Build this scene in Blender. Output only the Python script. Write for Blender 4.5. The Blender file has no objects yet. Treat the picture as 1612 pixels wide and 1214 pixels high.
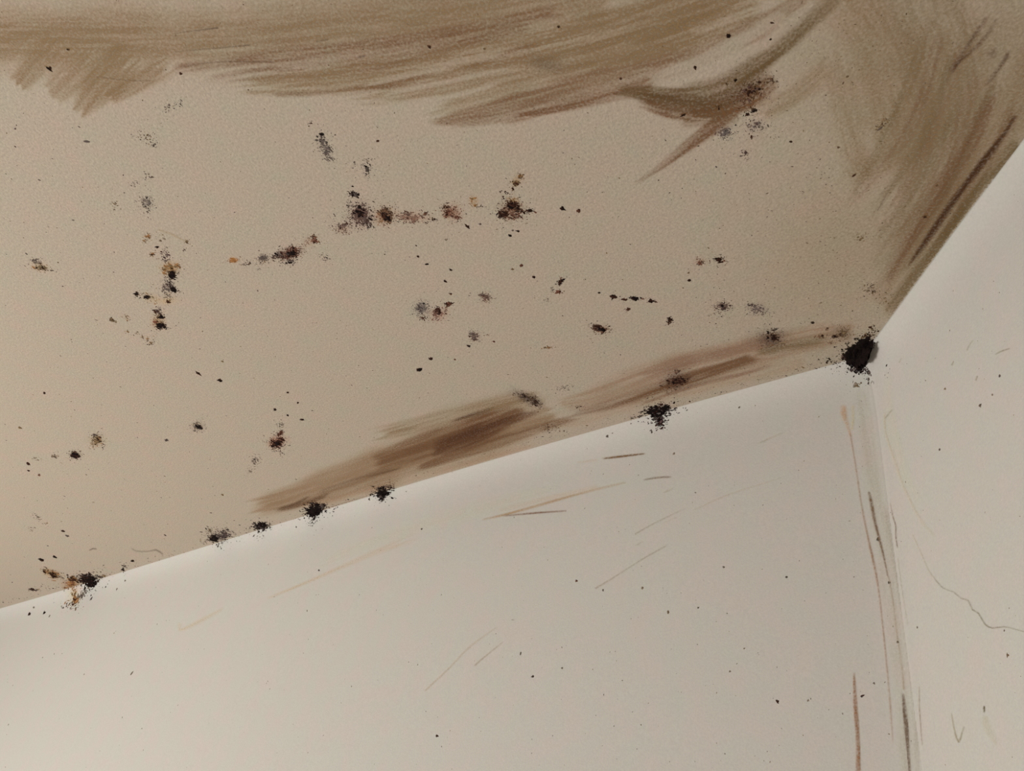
import bpy, math
import numpy as np
from mathutils import Matrix, Vector

scene = bpy.context.scene
W, H = 1612.0, 1214.0
FPX = 1330.0                      # focal length in photo pixels
rng = np.random.default_rng(7)

# ------------------------------------------------------------------ camera
# Room frame: z up, corner of ceiling and both walls at APEX, wall_back is the plane y = 0 (room at y < 0).
APEX = np.array([0.0, 0.0, 2.36])
CORNER_DIST = 1.10
def _frame():
    ray = lambda p: np.array([(p[0]-W/2)/FPX, -(p[1]-H/2)/FPX, -1.0])
    ap, pa, pb, pc = (1362, 560), (33, 943), (1588, 248), (1446, 1168)
    oh = ray(ap); oh /= np.linalg.norm(oh)
    us = []
    for p in (pa, pb, pc):
        u = ray(p) - oh*np.dot(ray(p), oh); us.append(u/np.linalg.norm(u))
    tc = math.radians(-37.0)                                   # down edge comes towards the viewer
    ta = math.atan(-np.dot(us[0], us[2])/math.tan(tc))         # both ceiling edges level
    tb = math.atan(-np.dot(us[1], us[2])/math.tan(tc))
    dA, dB, dC = [math.cos(t)*u + math.sin(t)*oh for t, u in zip((ta, tb, tc), us)]
    Z = -dC; X = -dA; Y = np.cross(Z, X)
    R = np.array([X, Y, Z])                                    # world <- camera
    return R, APEX - R @ (oh*CORNER_DIST), R @ dB
R_CAM, CAM_LOC, DIR_B = _frame()
cam_data = bpy.data.cameras.new('camera')
cam_data.sensor_fit = 'HORIZONTAL'; cam_data.sensor_width = 36.0
cam_data.lens = 36.0*FPX/W
cam_data.clip_start = 0.01
cam = bpy.data.objects.new('camera', cam_data)
m4 = np.eye(4); m4[:3, :3] = R_CAM; m4[:3, 3] = CAM_LOC
cam.matrix_world = Matrix(m4.tolist())
scene.collection.objects.link(cam)
scene.camera = cam

# ------------------------------------------------------------------ world, light, exposure
world = bpy.data.worlds.new('room_ambient'); scene.world = world
world.use_nodes = True
bg = world.node_tree.nodes['Background']
bg.inputs['Color'].default_value = (1.0, 0.985, 0.96, 1)
bg.inputs['Strength'].default_value = 0.22
ld = bpy.data.lights.new('added_key_light', 'AREA')  # unseen area light, added low in the room to light walls and ceiling
ld.shape = 'RECTANGLE'; ld.size = 1.0; ld.size_y = 0.9
ld.energy = 69.0; ld.color = (1.0, 0.985, 0.965)
lo = bpy.data.objects.new('added_key_light', ld)
lo.location = (-2.2, -2.3, 0.5)
lo.rotation_euler = (Vector((-0.35, 0.0, 2.2)) - Vector(lo.location)).to_track_quat('-Z', 'Y').to_euler()
scene.collection.objects.link(lo)
vs = scene.view_settings
vs.view_transform = 'Standard'; vs.look = 'None'; vs.gamma = 1.0; vs.exposure = 0.0
vs.use_curve_mapping = False

# ------------------------------------------------------------------ helpers
COL = scene.collection
def lin(c):
    c = np.asarray(c, float)/255.0
    return np.where(c <= 0.04045, c/12.92, ((c+0.055)/1.055)**2.4)
CEIL_ALB = np.array([0.50, 0.420, 0.335])
WALL_ALB = np.array([0.62, 0.59, 0.54])
SEEN = {0: lin((169, 153, 133)), 1: lin((187, 177, 164)), 2: lin((185, 180, 167))}
BASE = {0: CEIL_ALB, 1: WALL_ALB, 2: WALL_ALB}
def pigment(c, s=0):
    """paint-film albedo that reads as sRGB c under the light of surface s"""
    return np.clip(lin(c)/SEEN[s]*BASE[s], 0.004, 0.9)

def tag(o, label=None, cat=None, group=None, kind=None):
    if label: o['label'] = label
    if cat: o['category'] = cat
    if group: o['group'] = group
    if kind: o['kind'] = kind
    return o

_tab = np.random.default_rng(3).random((256, 256))
def vnoise(x, y):
    xi = np.floor(x).astype(int); yi = np.floor(y).astype(int)
    fx = x-xi; fy = y-yi
    fx = fx*fx*(3-2*fx); fy = fy*fy*(3-2*fy)
    a = _tab[xi & 255, yi & 255]; b = _tab[(xi+1) & 255, yi & 255]
    c = _tab[xi & 255, (yi+1) & 255]; d = _tab[(xi+1) & 255, (yi+1) & 255]
    return (a*(1-fx)+b*fx)*(1-fy) + (c*(1-fx)+d*fx)*fy
def sstep(a, b, x):
    t = np.clip((x-a)/(b-a), 0, 1); return t*t*(3-2*t)

# surfaces: 0 ceiling, 1 wall_back, 2 wall_right
N_C = np.array([0., 0., -1.]); N_B = np.array([0., -1., 0.])
N_R = np.cross(DIR_B, np.array([0, 0, 1.0])); N_R /= np.linalg.norm(N_R)
if np.dot(CAM_LOC-APEX, N_R) < 0: N_R = -N_R
NORMALS = [N_C, N_B, N_R]
def rays(px, py):
    d = np.stack([(px-W/2)/FPX, -(py-H/2)/FPX, -np.ones_like(px)], -1) @ R_CAM.T
    return d/np.linalg.norm(d, axis=-1, keepdims=True)
def plane_hit(px, py, s, off=0.0):
    d = rays(np.asarray(px, float), np.asarray(py, float))
    t = (off - np.dot(CAM_LOC-APEX, NORMALS[s]))/(d @ NORMALS[s])
    return CAM_LOC + d*t[..., None]
G0, GH = 0.018, 0.0195            # plaster swells out to the ceiling line
V0, VH = 0.006, 0.016             # soft rounding of the upright corner
# the plasterer's wavy ceiling line of wall_back and wall_right, metres off the true plane
EA = np.array([(-120, 990), (33, 947), (154, 912), (268, 880), (435, 829), (620, 768), (774, 721), (1009, 657), (1072, 640), (1200, 604), (1320, 574), (1362, 560)], float)
_pa = plane_hit(EA[:, 0], EA[:, 1], 0)
_fa = np.polyfit(-_pa[:, 0], -_pa[:, 1]-G0, 3)
EB = np.array([(1362, 558), (1380, 527), (1427, 464), (1475, 402), (1530, 328), (1588, 248), (1640, 180)], float)
_pb = plane_hit(EB[:, 0], EB[:, 1], 0)
_fb = np.polyfit((_pb-APEX) @ DIR_B, (_pb-APEX) @ N_R - G0, 2)
UA_MAX = float((-_pa[:, 0]).max()); UB_MAX = float(((_pb-APEX) @ DIR_B).max())
def relief(p, s):
    if s == 0: return np.zeros(p.shape[:-1])
    h = np.maximum(APEX[2]-p[..., 2], 0)
    if s == 1:
        u = -p[..., 0]; bow = np.polyval(_fa, np.clip(u, 0, UA_MAX))
    else:
        u = (p-APEX) @ DIR_B; bow = np.polyval(_fb, np.clip(u, 0, UB_MAX))
    bow = bow*np.exp(-h/0.6)
    return bow + G0*np.exp(-h/GH) + V0*np.exp(-np.maximum(u, 0)/VH)
def surf_hit(px, py, s, lift=0.0):
    px = np.asarray(px, float); py = np.asarray(py, float)
    d = rays(px, py); n = NORMALS[s]; den = d @ n
    den = np.where(np.abs(den) < 1e-4, -1e-4, den)
    off = np.zeros(px.shape)
    c0 = np.dot(CAM_LOC-APEX, n)
    for _ in range(6):
        t = (off + lift - c0)/den
        p = CAM_LOC + d*t[..., None]
        off = relief(p, s)
    t = np.where(t > 0, t, 1e9)
    return p, t
def where(px, py):
    """visible surface at a photo point: index, point"""
    hs = [surf_hit(px, py, s) for s in range(3)]
    T = np.stack([h[1] for h in hs], -1)
    k = T.argmin(-1)
    Pp = np.stack([h[0] for h in hs], -2)
    return k, np.take_along_axis(Pp, k[..., None, None], -2)[..., 0, :]

def mesh_from(name, verts, faces, mat, smooth=True):
    verts = np.asarray(verts, np.float32); faces = np.asarray(faces, np.int32)
    me = bpy.data.meshes.new(name)
    n, k = faces.shape
    me.vertices.add(len(verts)); me.vertices.foreach_set('co', verts.ravel())
    me.loops.add(n*k); me.loops.foreach_set('vertex_index', faces.ravel())
    me.polygons.add(n)
    me.polygons.foreach_set('loop_start', np.arange(0, n*k, k, dtype=np.int32))
    me.polygons.foreach_set('use_smooth', np.full(n, smooth))
    me.update(calc_edges=True)
    me.materials.append(mat)
    return me
def add_attr(me, name, vals):
    vals = np.asarray(vals, np.float32)
    if vals.ndim == 1:
        a = me.attributes.new(name, 'FLOAT', 'POINT'); a.data.foreach_set('value', vals)
    else:
        a = me.attributes.new(name, 'FLOAT_VECTOR', 'POINT'); a.data.foreach_set('vector', vals.ravel())
def link(name, me, parent=None):
    o = bpy.data.objects.new(name, me); COL.objects.link(o)
    if parent is not None: o.parent = parent
    return o

# ------------------------------------------------------------------ materials
def nodes(name):
    m = bpy.data.materials.new(name); m.use_nodes = True
    nt = m.node_tree; b = nt.nodes['Principled BSDF']
    return m, nt, b
def paint(name, alb, warm, cool, bump, scale, grain=0.09):
    m, nt, b = nodes(name)
    tc = nt.nodes.new('ShaderNodeTexCoord')
    n1 = nt.nodes.new('ShaderNodeTexNoise'); n1.inputs['Scale'].default_value = 34; n1.inputs['Detail'].default_value = 3
    n2 = nt.nodes.new('ShaderNodeTexNoise'); n2.inputs['Scale'].default_value = scale; n2.inputs['Detail'].default_value = 2
    n3 = nt.nodes.new('ShaderNodeTexNoise'); n3.inputs['Scale'].default_value = scale*0.8; n3.inputs['Detail'].default_value = 3
    for n in (n1, n2, n3): nt.links.new(tc.outputs['Object'], n.inputs['Vector'])
    r = nt.nodes.new('ShaderNodeValToRGB')
    r.color_ramp.elements[0].position = 0.32; r.color_ramp.elements[1].position = 0.68
    r.color_ramp.elements[0].color = (*(alb*warm), 1); r.color_ramp.elements[1].color = (*(alb*cool), 1)
    nt.links.new(n1.outputs['Fac'], r.inputs['Fac'])
    g = nt.nodes.new('ShaderNodeMapRange'); g.inputs['From Min'].default_value = 0.25; g.inputs['From Max'].default_value = 0.75
    g.inputs['To Min'].default_value = 1-grain; g.inputs['To Max'].default_value = 1+grain*0.9
    nt.links.new(n3.outputs['Fac'], g.inputs['Value'])
    mx = nt.nodes.new('ShaderNodeMix'); mx.data_type = 'RGBA'; mx.blend_type = 'MULTIPLY'; mx.inputs[0].default_value = 1
    nt.links.new(r.outputs['Color'], mx.inputs[6]); nt.links.new(g.outputs['Result'], mx.inputs[7])
    nt.links.new(mx.outputs[2], b.inputs['Base Color'])
    bp = nt.nodes.new('ShaderNodeBump'); bp.inputs['Strength'].default_value = bump; bp.inputs['Distance'].default_value = 0.0012
    nt.links.new(n2.outputs['Fac'], bp.inputs['Height']); nt.links.new(bp.outputs['Normal'], b.inputs['Normal'])
    b.inputs['Roughness'].default_value = 0.75
    b.inputs['Specular IOR Level'].default_value = 0.25
    return m
M_CEIL = paint('aged_ceiling_paint', CEIL_ALB, np.array([1.03, 0.985, 0.985]), np.array([0.965, 1.01, 0.985]), 0.5, 420, 0.15)
M_WALL = paint('off_white_wall_paint', WALL_ALB, np.array([1.025, 0.985, 0.985]), np.array([0.975, 1.012, 0.99]), 0.16, 520, 0.05)
M_FLOOR = paint('grey_floor_screed', np.array([0.42, 0.38, 0.33]), np.ones(3), np.ones(3)*0.9, 0.3, 60)

def film_material():
    m, nt, b = nodes('dried_dirt_film')
    out = nt.nodes['Material Output']
    aa = nt.nodes.new('ShaderNodeAttribute'); aa.attribute_name = 'cover'
    ac = nt.nodes.new('ShaderNodeAttribute'); ac.attribute_name = 'pigment'
    tc = nt.nodes.new('ShaderNodeTexCoord')
    ns = nt.nodes.new('ShaderNodeTexNoise'); ns.inputs['Scale'].default_value = 420; ns.inputs['Detail'].default_value = 2
    nt.links.new(tc.outputs['Object'], ns.inputs['Vector'])
    g = nt.nodes.new('ShaderNodeMapRange'); g.inputs['From Min'].default_value = 0.3; g.inputs['From Max'].default_value = 0.7
    g.inputs['To Min'].default_value = 0.5; g.inputs['To Max'].default_value = 1.5
    nt.links.new(ns.outputs['Fac'], g.inputs['Value'])
    mu = nt.nodes.new('ShaderNodeMath'); mu.operation = 'MULTIPLY'; mu.use_clamp = True
    nt.links.new(aa.outputs['Fac'], mu.inputs[0]); nt.links.new(g.outputs['Result'], mu.inputs[1])
    tr = nt.nodes.new('ShaderNodeBsdfTransparent'); mx = nt.nodes.new('ShaderNodeMixShader')
    nt.links.new(ac.outputs['Vector'], b.inputs['Base Color'])
    b.inputs['Roughness'].default_value = 0.85; b.inputs['Specular IOR Level'].default_value = 0.15
    nt.links.new(mu.outputs['Value'], mx.inputs['Fac'])
    nt.links.new(tr.outputs[0], mx.inputs[1]); nt.links.new(b.outputs[0], mx.inputs[2])
    nt.links.new(mx.outputs[0], out.inputs['Surface'])
    return m
M_FILM = film_material()
def mould_material():
    m, nt, b = nodes('mould_growth')
    ac = nt.nodes.new('ShaderNodeAttribute'); ac.attribute_name = 'pigment'
    nt.links.new(ac.outputs['Vector'], b.inputs['Base Color'])
    b.inputs['Roughness'].default_value = 0.95; b.inputs['Specular IOR Level'].default_value = 0.05
    return m
M_MOULD = mould_material()

# ------------------------------------------------------------------ the room
def wall_mesh(name, s, along, length, mat):
    # finer rows and columns towards the ceiling line and the upright corner
    us = np.concatenate([np.linspace(-0.06, -0.004, 10), np.linspace(0, 0.08, 33), np.linspace(0.09, UA_MAX+0.1, 60), np.linspace(UA_MAX+0.2, length, 8)])
    hs = np.concatenate([np.linspace(0, 0.1, 67), np.linspace(0.106, 0.9, 34), np.linspace(1.0, APEX[2], 8)])
    U, Hh = np.meshgrid(us, hs)
    p = APEX + U[..., None]*along - Hh[..., None]*np.array([0, 0, 1.0])
    p = p + relief(p, s)[..., None]*NORMALS[s]
    back = APEX + U[..., None]*along - Hh[..., None]*np.array([0, 0, 1.0]) - 0.10*NORMALS[s]
    nu, nh = len(us), len(hs)
    idx = np.arange(nu*nh).reshape(nh, nu)
    q = np.stack([idx[:-1, :-1], idx[1:, :-1], idx[1:, 1:], idx[:-1, 1:]], -1).reshape(-1, 4)
    # face towards the room
    v = p.reshape(-1, 3); a, b, c = v[q[0, 0]], v[q[0, 1]], v[q[0, 2]]
    if np.dot(np.cross(b-a, c-a), NORMALS[s]) < 0: q = q[:, ::-1]
    n = nu*nh
    rim = np.concatenate([idx[0], idx[1:, -1], idx[-1, ::-1][1:], idx[::-1, 0][1:]])
    rq = np.stack([rim[:-1], rim[1:], rim[1:]+n, rim[:-1]+n], -1)
    me = mesh_from(name, np.concatenate([v, back.reshape(-1, 3)]), np.concatenate([q, q[:, ::-1]+n, rq]), mat)
    return tag(link(name, me), kind='structure')
wall_mesh('wall_back', 1, np.array([-1., 0, 0]), 3.2, M_WALL)
wall_mesh('wall_right', 2, DIR_B, 2.6, M_WALL)
def slab(name, pts, z0, z1, mat):
    n = len(pts)
    v = [(x, y, z0) for x, y in pts] + [(x, y, z1) for x, y in pts]
    me = bpy.data.meshes.new(name)
    me.from_pydata(v, [], [list(range(n))[::-1], [i+n for i in range(n)]] + [[i, (i+1) % n, (i+1) % n+n, i+n] for i in range(n)])
    me.update(); me.materials.append(mat)
    return tag(link(name, me), kind='structure')
corner_b = DIR_B[:2]*2.6
outb = corner_b - N_R[:2]*0.1
plan = [(-3.2, 0.1), (0.05, 0.1), tuple(outb), (corner_b[0]-1.2, corner_b[1]-0.6), (-3.2, corner_b[1]-0.6)]
slab('ceiling', plan, APEX[2], APEX[2]+0.12, M_CEIL)
slab('floor', plan, -0.1, 0.0, M_FLOOR)

# ------------------------------------------------------------------ dirt films (wiped smears, streaks, drips)
_lift = [0]
def smooth_path(pts, step=8.0):
    pts = np.array(pts, float)
    if len(pts) > 2:
        P = np.vstack([2*pts[0]-pts[1], pts, 2*pts[-1]-pts[-2]])
        out = []
        for i in range(1, len(P)-2):
            n = max(2, int(np.hypot(*(P[i+1]-P[i])[:2])/step))
            t = np.linspace(0, 1, n, endpoint=False)[:, None]
            out.append(0.5*((2*P[i]) + (-P[i-1]+P[i+1])*t + (2*P[i-1]-5*P[i]+4*P[i+1]-P[i+2])*t*t + (-P[i-1]+3*P[i]-3*P[i+1]+P[i+2])*t**3))
        pts = np.vstack(out+[pts[-1:]])
    return pts
def stroke_cover(X, Y, pts, bristle=0.6, soft=0.5, ends=(30, 30), seed=0, fine=2.4):
    """pts rows: x, y, half width, density"""
    Q = smooth_path(pts)
    m = 1.35*Q[:, 2].max()+2
    rows = np.where((Y[:, 0] > Q[:, 1].min()-m) & (Y[:, 0] < Q[:, 1].max()+m))[0]
    cols = np.where((X[0] > Q[:, 0].min()-m) & (X[0] < Q[:, 0].max()+m))[0]
    out = np.zeros(X.shape)
    if len(rows) == 0 or len(cols) == 0: return out
    win = (slice(rows[0], rows[-1]+1), slice(cols[0], cols[-1]+1))
    X = X[win]; Y = Y[win]
    best = np.full(X.shape, 1e9); S = np.zeros(X.shape); D = np.zeros(X.shape)
    Wd = np.ones(X.shape); De = np.zeros(X.shape); s0 = 0.0
    for a, b in zip(Q[:-1], Q[1:]):
        e = b[:2]-a[:2]; L = math.hypot(*e)
        if L < 1e-6: continue
        rx = X-a[0]; ry = Y-a[1]
        tt = (rx*e[0]+ry*e[1])/(L*L); t = np.clip(tt, 0, 1)
        dd = np.hypot(rx-t*e[0], ry-t*e[1])
        up = dd < best
        best = np.where(up, dd, best)
        S = np.where(up, s0+t*L, S)
        D = np.where(up, (rx*e[1]-ry*e[0])/L, D)
        Wd = np.where(up, a[2]+(b[2]-a[2])*t, Wd); De = np.where(up, a[3]+(b[3]-a[3])*t, De)
        s0 += L
    L = s0; o = seed*17.31
    br = 0.45*vnoise(D/fine+o, S/55+o) + 0.35*vnoise(D/(fine*2.7)+o+9, S/120+o) + 0.2*vnoise(D/(fine*0.5)+o+5, S/25+o)
    br = sstep(0.22, 0.75, br)
    rag = vnoise(D/(fine*1.6)+o+30, S/90+o+3)
    w = Wd*(0.82+0.36*vnoise(S/45+o, D*0+o+2))
    across = 1 - sstep(1-soft, 1.05, best/np.maximum(w, 0.1))
    e0 = sstep(0, 1, (S - ends[0]*rag)/max(ends[0]*0.6, 1)) if ends[0] > 0 else 1
    e1 = sstep(0, 1, (L - S - ends[1]*rag)/max(ends[1]*0.6, 1)) if ends[1] > 0 else 1
    out[win] = De*across*e0*e1*(1-bristle+bristle*1.5*br)
    return out
def film(name, items, step=2.0, parent=None, only=None, thresh=0.025, pad=6, gain=1.0):
    """items: ('s', colour, pts, kwargs) brushed stroke | ('g', colour, x, y, rx, ry, rot, cover) soft patch"""
    xs, ys = [], []
    for it in items:
        if it[0] in 'se':
            if it[0] == 'e' and False: continue
            for p in it[2]: xs += [p[0]-p[2]*1.3-pad, p[0]+p[2]*1.3+pad]; ys += [p[1]-p[2]*1.3-pad, p[1]+p[2]*1.3+pad]
        else:
            r = 2.2*max(it[4], it[5]); xs += [it[2]-r, it[2]+r]; ys += [it[3]-r, it[3]+r]
    x0, x1, y0, y1 = max(min(xs), -300), min(max(xs), 1850), max(min(ys), -220), min(max(ys), 1400)
    gx = np.arange(x0, x1+step, step); gy = np.arange(y0, y1+step, step)
    X, Y = np.meshgrid(gx, gy)
    A = np.zeros(X.shape); C = np.zeros(X.shape+(3,))
    for i, it in enumerate(items):
        if it[0] == 'g':
            _, c, cx, cy, rx, ry, rot, cov = it
            r = math.radians(rot); dx = X-cx; dy = Y-cy
            u = (dx*math.cos(r)+dy*math.sin(r))/rx; v = (-dx*math.sin(r)+dy*math.cos(r))/ry
            rr = np.sqrt(u*u+v*v)*(0.75+0.5*vnoise(X/7+cx, Y/7+cy))
            a = cov*np.exp(-rr**2*1.3)
            a *= sstep(2.1, 1.6, np.sqrt(u*u+v*v))
        else:
            kw = dict(it[3]) if len(it) > 3 else {}
            kw.setdefault('seed', i+int(it[2][0][0]) % 13)
            a = stroke_cover(X, Y, it[2], **kw)
            if it[0] == 's': a = a*gain
        a = np.clip(a, 0, 1)
        if it[0] == 'e':                       # a clean bristle track wiped back out of the dirt
            A = A*(1-a); continue
        c = np.asarray(it[1], float)
        An = A + a*(1-A)
        C = np.where((An > 1e-5)[..., None], (C*(A*(1-a))[..., None] + c*a[..., None])/np.maximum(An, 1e-5)[..., None], c)
        A = An
    k, _ = where(X, Y)
    surfs = (only,) if only is not None else (0, 1, 2)
    V, F, AA, CC, base = [], [], [], [], 0
    ny, nx = X.shape; idx = np.arange(ny*nx).reshape(ny, nx)
    q = np.stack([idx[:-1, :-1], idx[1:, :-1], idx[1:, 1:], idx[:-1, 1:]], -1).reshape(-1, 4)
    af, kf = A.ravel(), k.ravel()
    _lift[0] += 1; lift = 0.00025 + 0.00003*(_lift[0] % 12)
    for s in surfs:
        keep = (af[q].max(1) > thresh) & (kf[q] == s).all(1)
        if not keep.any(): continue
        qq = q[keep]; used, inv = np.unique(qq, return_inverse=True)
        p, _t = surf_hit(X.ravel()[used], Y.ravel()[used], s, lift)
        V.append(p); F.append(inv.reshape(-1, 4)+base); base += len(used)
        a = af[used]; a = np.where(a < thresh, 0, a)
        a = np.minimum(a, .97); a1 = 1-np.sqrt(1-a); gain = (a/np.maximum(a1, 1e-4))[:, None]
        AA.append(a1)
        CC.append(np.clip(lin(C.reshape(-1, 3)[used])/SEEN[s]*BASE[s]*np.clip(gain, 1, 2), 0.004, 0.9))
    V = np.concatenate(V); F = np.concatenate(F); AA = np.concatenate(AA); CC = np.concatenate(CC)
    # separate pieces of film become separate pieces
    lab = np.arange(len(V))
    if len(F) > 9000: lab[:] = 0
    while len(F) <= 9000:
        old = lab.copy(); m = lab[F].min(1)
        np.minimum.at(lab, F.ravel(), np.repeat(m, 4)); lab = lab[lab]
        if (lab == old).all(): break
    ids, cnt = np.unique(lab[F[:, 0]], return_counts=True)
    ids = ids[cnt > max(8, 0.06*cnt.max())]
    many = len(ids) > 1
    org = V[np.isin(lab, ids)].mean(0)
    if parent is None and many:
        root = link(name, None); root.empty_display_size = 0.01; root.location = org
    for d in ids:
        fs = F[lab[F[:, 0]] == d]; used, inv = np.unique(fs, return_inverse=True)
        base_ = np.array(parent.location) if parent is not None else org
        pn = name if (parent is not None or not many) else 'stroke'
        me = mesh_from(pn, V[used]-base_, inv.reshape(-1, 4), M_FILM)
        add_attr(me, 'cover', AA[used]); add_attr(me, 'pigment', CC[used])
        o = link(pn, me, parent if parent is not None else (root if many else None))
        if parent is None and not many: o.location = org
    return root if (parent is None and many) else o

TAN = (121, 97, 66); UMB = (102, 70, 43); DRK = (66, 40, 20); OLV = (98, 78, 46); GRY = (118, 98, 70)
B = dict
def st(c, pts, **kw): return ('s', c, pts, kw)
def er(pts, **kw): return ('e', None, pts, kw)

# --- wiped smears on the ceiling
tag(film('wiped_smear', [
    ('g', TAN, 640, 20, 330, 70, -3, .42), ('g', TAN, 1050, 20, 160, 60, -10, .35), ('g', TAN, 150, 40, 260, 70, 0, .3),
    st(TAN, [(-210, 84, 40, .3), (-40, 62, 60, .50), (150, 60, 60, .50), (330, 60, 56, .48), (520, 45, 62, .45), (760, 20, 60, .45), (1000, -30, 60, .4)], bristle=.4, soft=.85, ends=(90, 60), fine=3),
    st(TAN, [(225, 70, 40, .35), (165, 128, 34, .55), (116, 186, 12, .4)], bristle=.3, soft=.5, ends=(40, 16)),
    st(TAN, [(165, 70, 44, .35), (112, 118, 38, .42), (74, 156, 20, .34)], bristle=.3, soft=.6, ends=(40, 14)),
    st(TAN, [(105, 50, 40, .3), (58, 100, 32, .45), (24, 138, 20, .55)], bristle=.3, soft=.6, ends=(40, 10)),
    st(TAN, [(290, 85, 24, .3), (225, 124, 22, .5), (165, 160, 14, .45)], bristle=.4, soft=.5, ends=(40, 12)),
    st(UMB, [(250, 112, 9, .30), (400, 92, 16, .36), (560, 76, 16, .36), (720, 50, 16, .36), (900, 12, 14, .34)], bristle=.8, soft=.7),
    st(UMB, [(300, 128, 8, .25), (450, 112, 18, .36), (600, 96, 18, .42), (740, 66, 14, .42), (860, 34, 10, .3)], bristle=.85, soft=.6),
    st(TAN, [(340, 140, 10, .30), (500, 128, 26, .45), (660, 108, 30, .5), (850, 72, 36, .52), (1000, 34, 42, .5), (1130, -10, 40, .48)], bristle=.6, soft=.5, ends=(60, 0)),
    st(UMB, [(420, 150, 6, .22), (560, 142, 10, .30), (720, 112, 12, .34), (860, 70, 14, .36)], bristle=.9, soft=.7),
    st(TAN, [(520, 160, 8, .28), (640, 150, 14, .34), (780, 122, 20, .4), (900, 96, 26, .46), (1040, 60, 40, .5), (1170, 14, 36, .42)], bristle=.7, soft=.6, ends=(60, 0)),
    st(TAN, [(650, 180, 10, .22), (740, 160, 28, .4), (860, 128, 36, .42), (990, 94, 36, .42), (1110, 50, 34, .36)], bristle=.5, soft=.7, ends=(50, 20)),
    st((112, 82, 56), [(664, 196, 7, .24), (720, 188, 16, .44), (800, 172, 24, .5), (900, 146, 28, .5), (1000, 120, 26, .5), (1090, 92, 24, .44), (1180, 50, 20, .36), (1260, 0, 16, .3)], bristle=.5, soft=.4, ends=(44, 0)),
    st(UMB, [(800, 186, 6, .4), (900, 168, 8, .5), (990, 148, 9, .5), (1050, 132, 9, .45)], bristle=.7, soft=.5),
    ('g', (92, 72, 54), 868, 104, 26, 13, 10, .40), ('g', (92, 72, 54), 846, 96, 16, 10, 10, .22),
    ('g', UMB, 440, 70, 40, 10, -8, .2),
    er([(590, 152, 4, .6), (680, 134, 5, .7), (760, 116, 5, .7), (826, 104, 4, .5)], bristle=.4, soft=.6),
    er([(640, 168, 3, .5), (720, 150, 5, .7), (800, 128, 4, .6)], bristle=.5, soft=.6),
    er([(560, 140, 3, .5), (650, 118, 4, .55), (740, 94, 3, .4)], bristle=.6, soft=.7),
    er([(470, 154, 6, .6), (540, 150, 7, .6), (620, 140, 5, .5)], bristle=.6, soft=.7),
    er([(1010, 128, 4, .5), (1050, 120, 13, .8), (1110, 96, 17, .85), (1180, 56, 14, .8), (1240, 18, 10, .6)], bristle=.25, soft=.5, ends=(14, 14)),
], only=0, gain=1.35), 'broad pale brown wipe mark sweeping across the whole top of the ceiling', 'stain', 'wiped smears on the ceiling')

tag(film('wiped_smear', [
    st((96, 74, 45), [(958, 140, 8, .38), (1020, 148, 16, .58), (1080, 152, 22, .64), (1140, 136, 22, .6), (1200, 98, 20, .56), (1255, 54, 16, .5), (1310, 0, 14, .4)], bristle=.4, soft=.55, ends=(20, 0)),
    st(UMB, [(985, 152, 8, .35), (1060, 176, 16, .6), (1120, 174, 18, .64), (1180, 156, 18, .55), (1230, 120, 14, .3)], bristle=.5, soft=.5, ends=(30, 20)),
    st(UMB, [(1176, 168, 12, .3), (1130, 196, 14, .52), (1085, 228, 10, .5), (1040, 262, 6, .42), (984, 300, 3, .22)], bristle=.5, soft=.5, ends=(16, 20)),
    st((88, 64, 38), [(985, 146, 7, .35), (1050, 160, 18, .5), (1115, 164, 22, .52), (1178, 142, 18, .42), (1225, 100, 12, .25)], bristle=.45, soft=.7, ends=(30, 30)),
    st((100, 74, 46), [(1060, 196, 10, .3), (1110, 188, 14, .42), (1165, 172, 14, .35)], bristle=.5, soft=.8, ends=(16, 16)),
    st(TAN, [(1170, 190, 16, .3), (1250, 150, 24, .35), (1320, 90, 28, .3)], bristle=.6, soft=.8),
    ('g', (84, 54, 44), 1176, 146, 24, 13, -25, .42),
    er([(1040, 176, 2, .4), (1090, 186, 3, .5), (1130, 186, 2, .4)], bristle=.5),
], only=0, gain=1.45), 'dark curved brush swipe with a pointed tail at the upper right of the ceiling', 'stain', 'wiped smears on the ceiling')

fan = [
    ('g', (128, 110, 80), 1330, 400, 170, 150, -30, .34), ('g', (124, 104, 76), 1490, 180, 150, 190, 25, .44), ('g', (124, 106, 78), 1330, 90, 120, 120, 0, .34), ('g', (118, 98, 68), 1600, 60, 90, 120, 20, .4),
    st(TAN, [(1640, 120, 60, .42), (1540, 270, 46, .42), (1440, 410, 36, .40), (1375, 505, 26, .32)], bristle=.35, soft=.7, ends=(0, 30), fine=3),
]
r2 = np.random.default_rng(21)
fan.append(st(TAN, [(1330, -20, 60, .42), (1400, 90, 80, .42), (1420, 200, 70, .36), (1400, 300, 46, .22)], bristle=.35, soft=.7, ends=(0, 60), fine=4))
fan.append(st(GRY, [(1450, 0, 90, .40), (1490, 120, 90, .40), (1480, 260, 70, .40), (1430, 370, 52, .36), (1370, 470, 34, .22)], bristle=.5, soft=.6, ends=(0, 50), fine=3))
fan.append(st(TAN, [(1312, 60, 26, .16), (1330, 170, 30, .26), (1352, 262, 32, .28), (1374, 296, 28, .2)], bristle=.6, soft=.7, ends=(50, 30)))
fan.append(st(TAN, [(1520, 150, 34, .16), (1450, 220, 32, .26), (1390, 258, 26, .24), (1325, 266, 18, .2)], bristle=.5, soft=.8, ends=(40, 20)))
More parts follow.
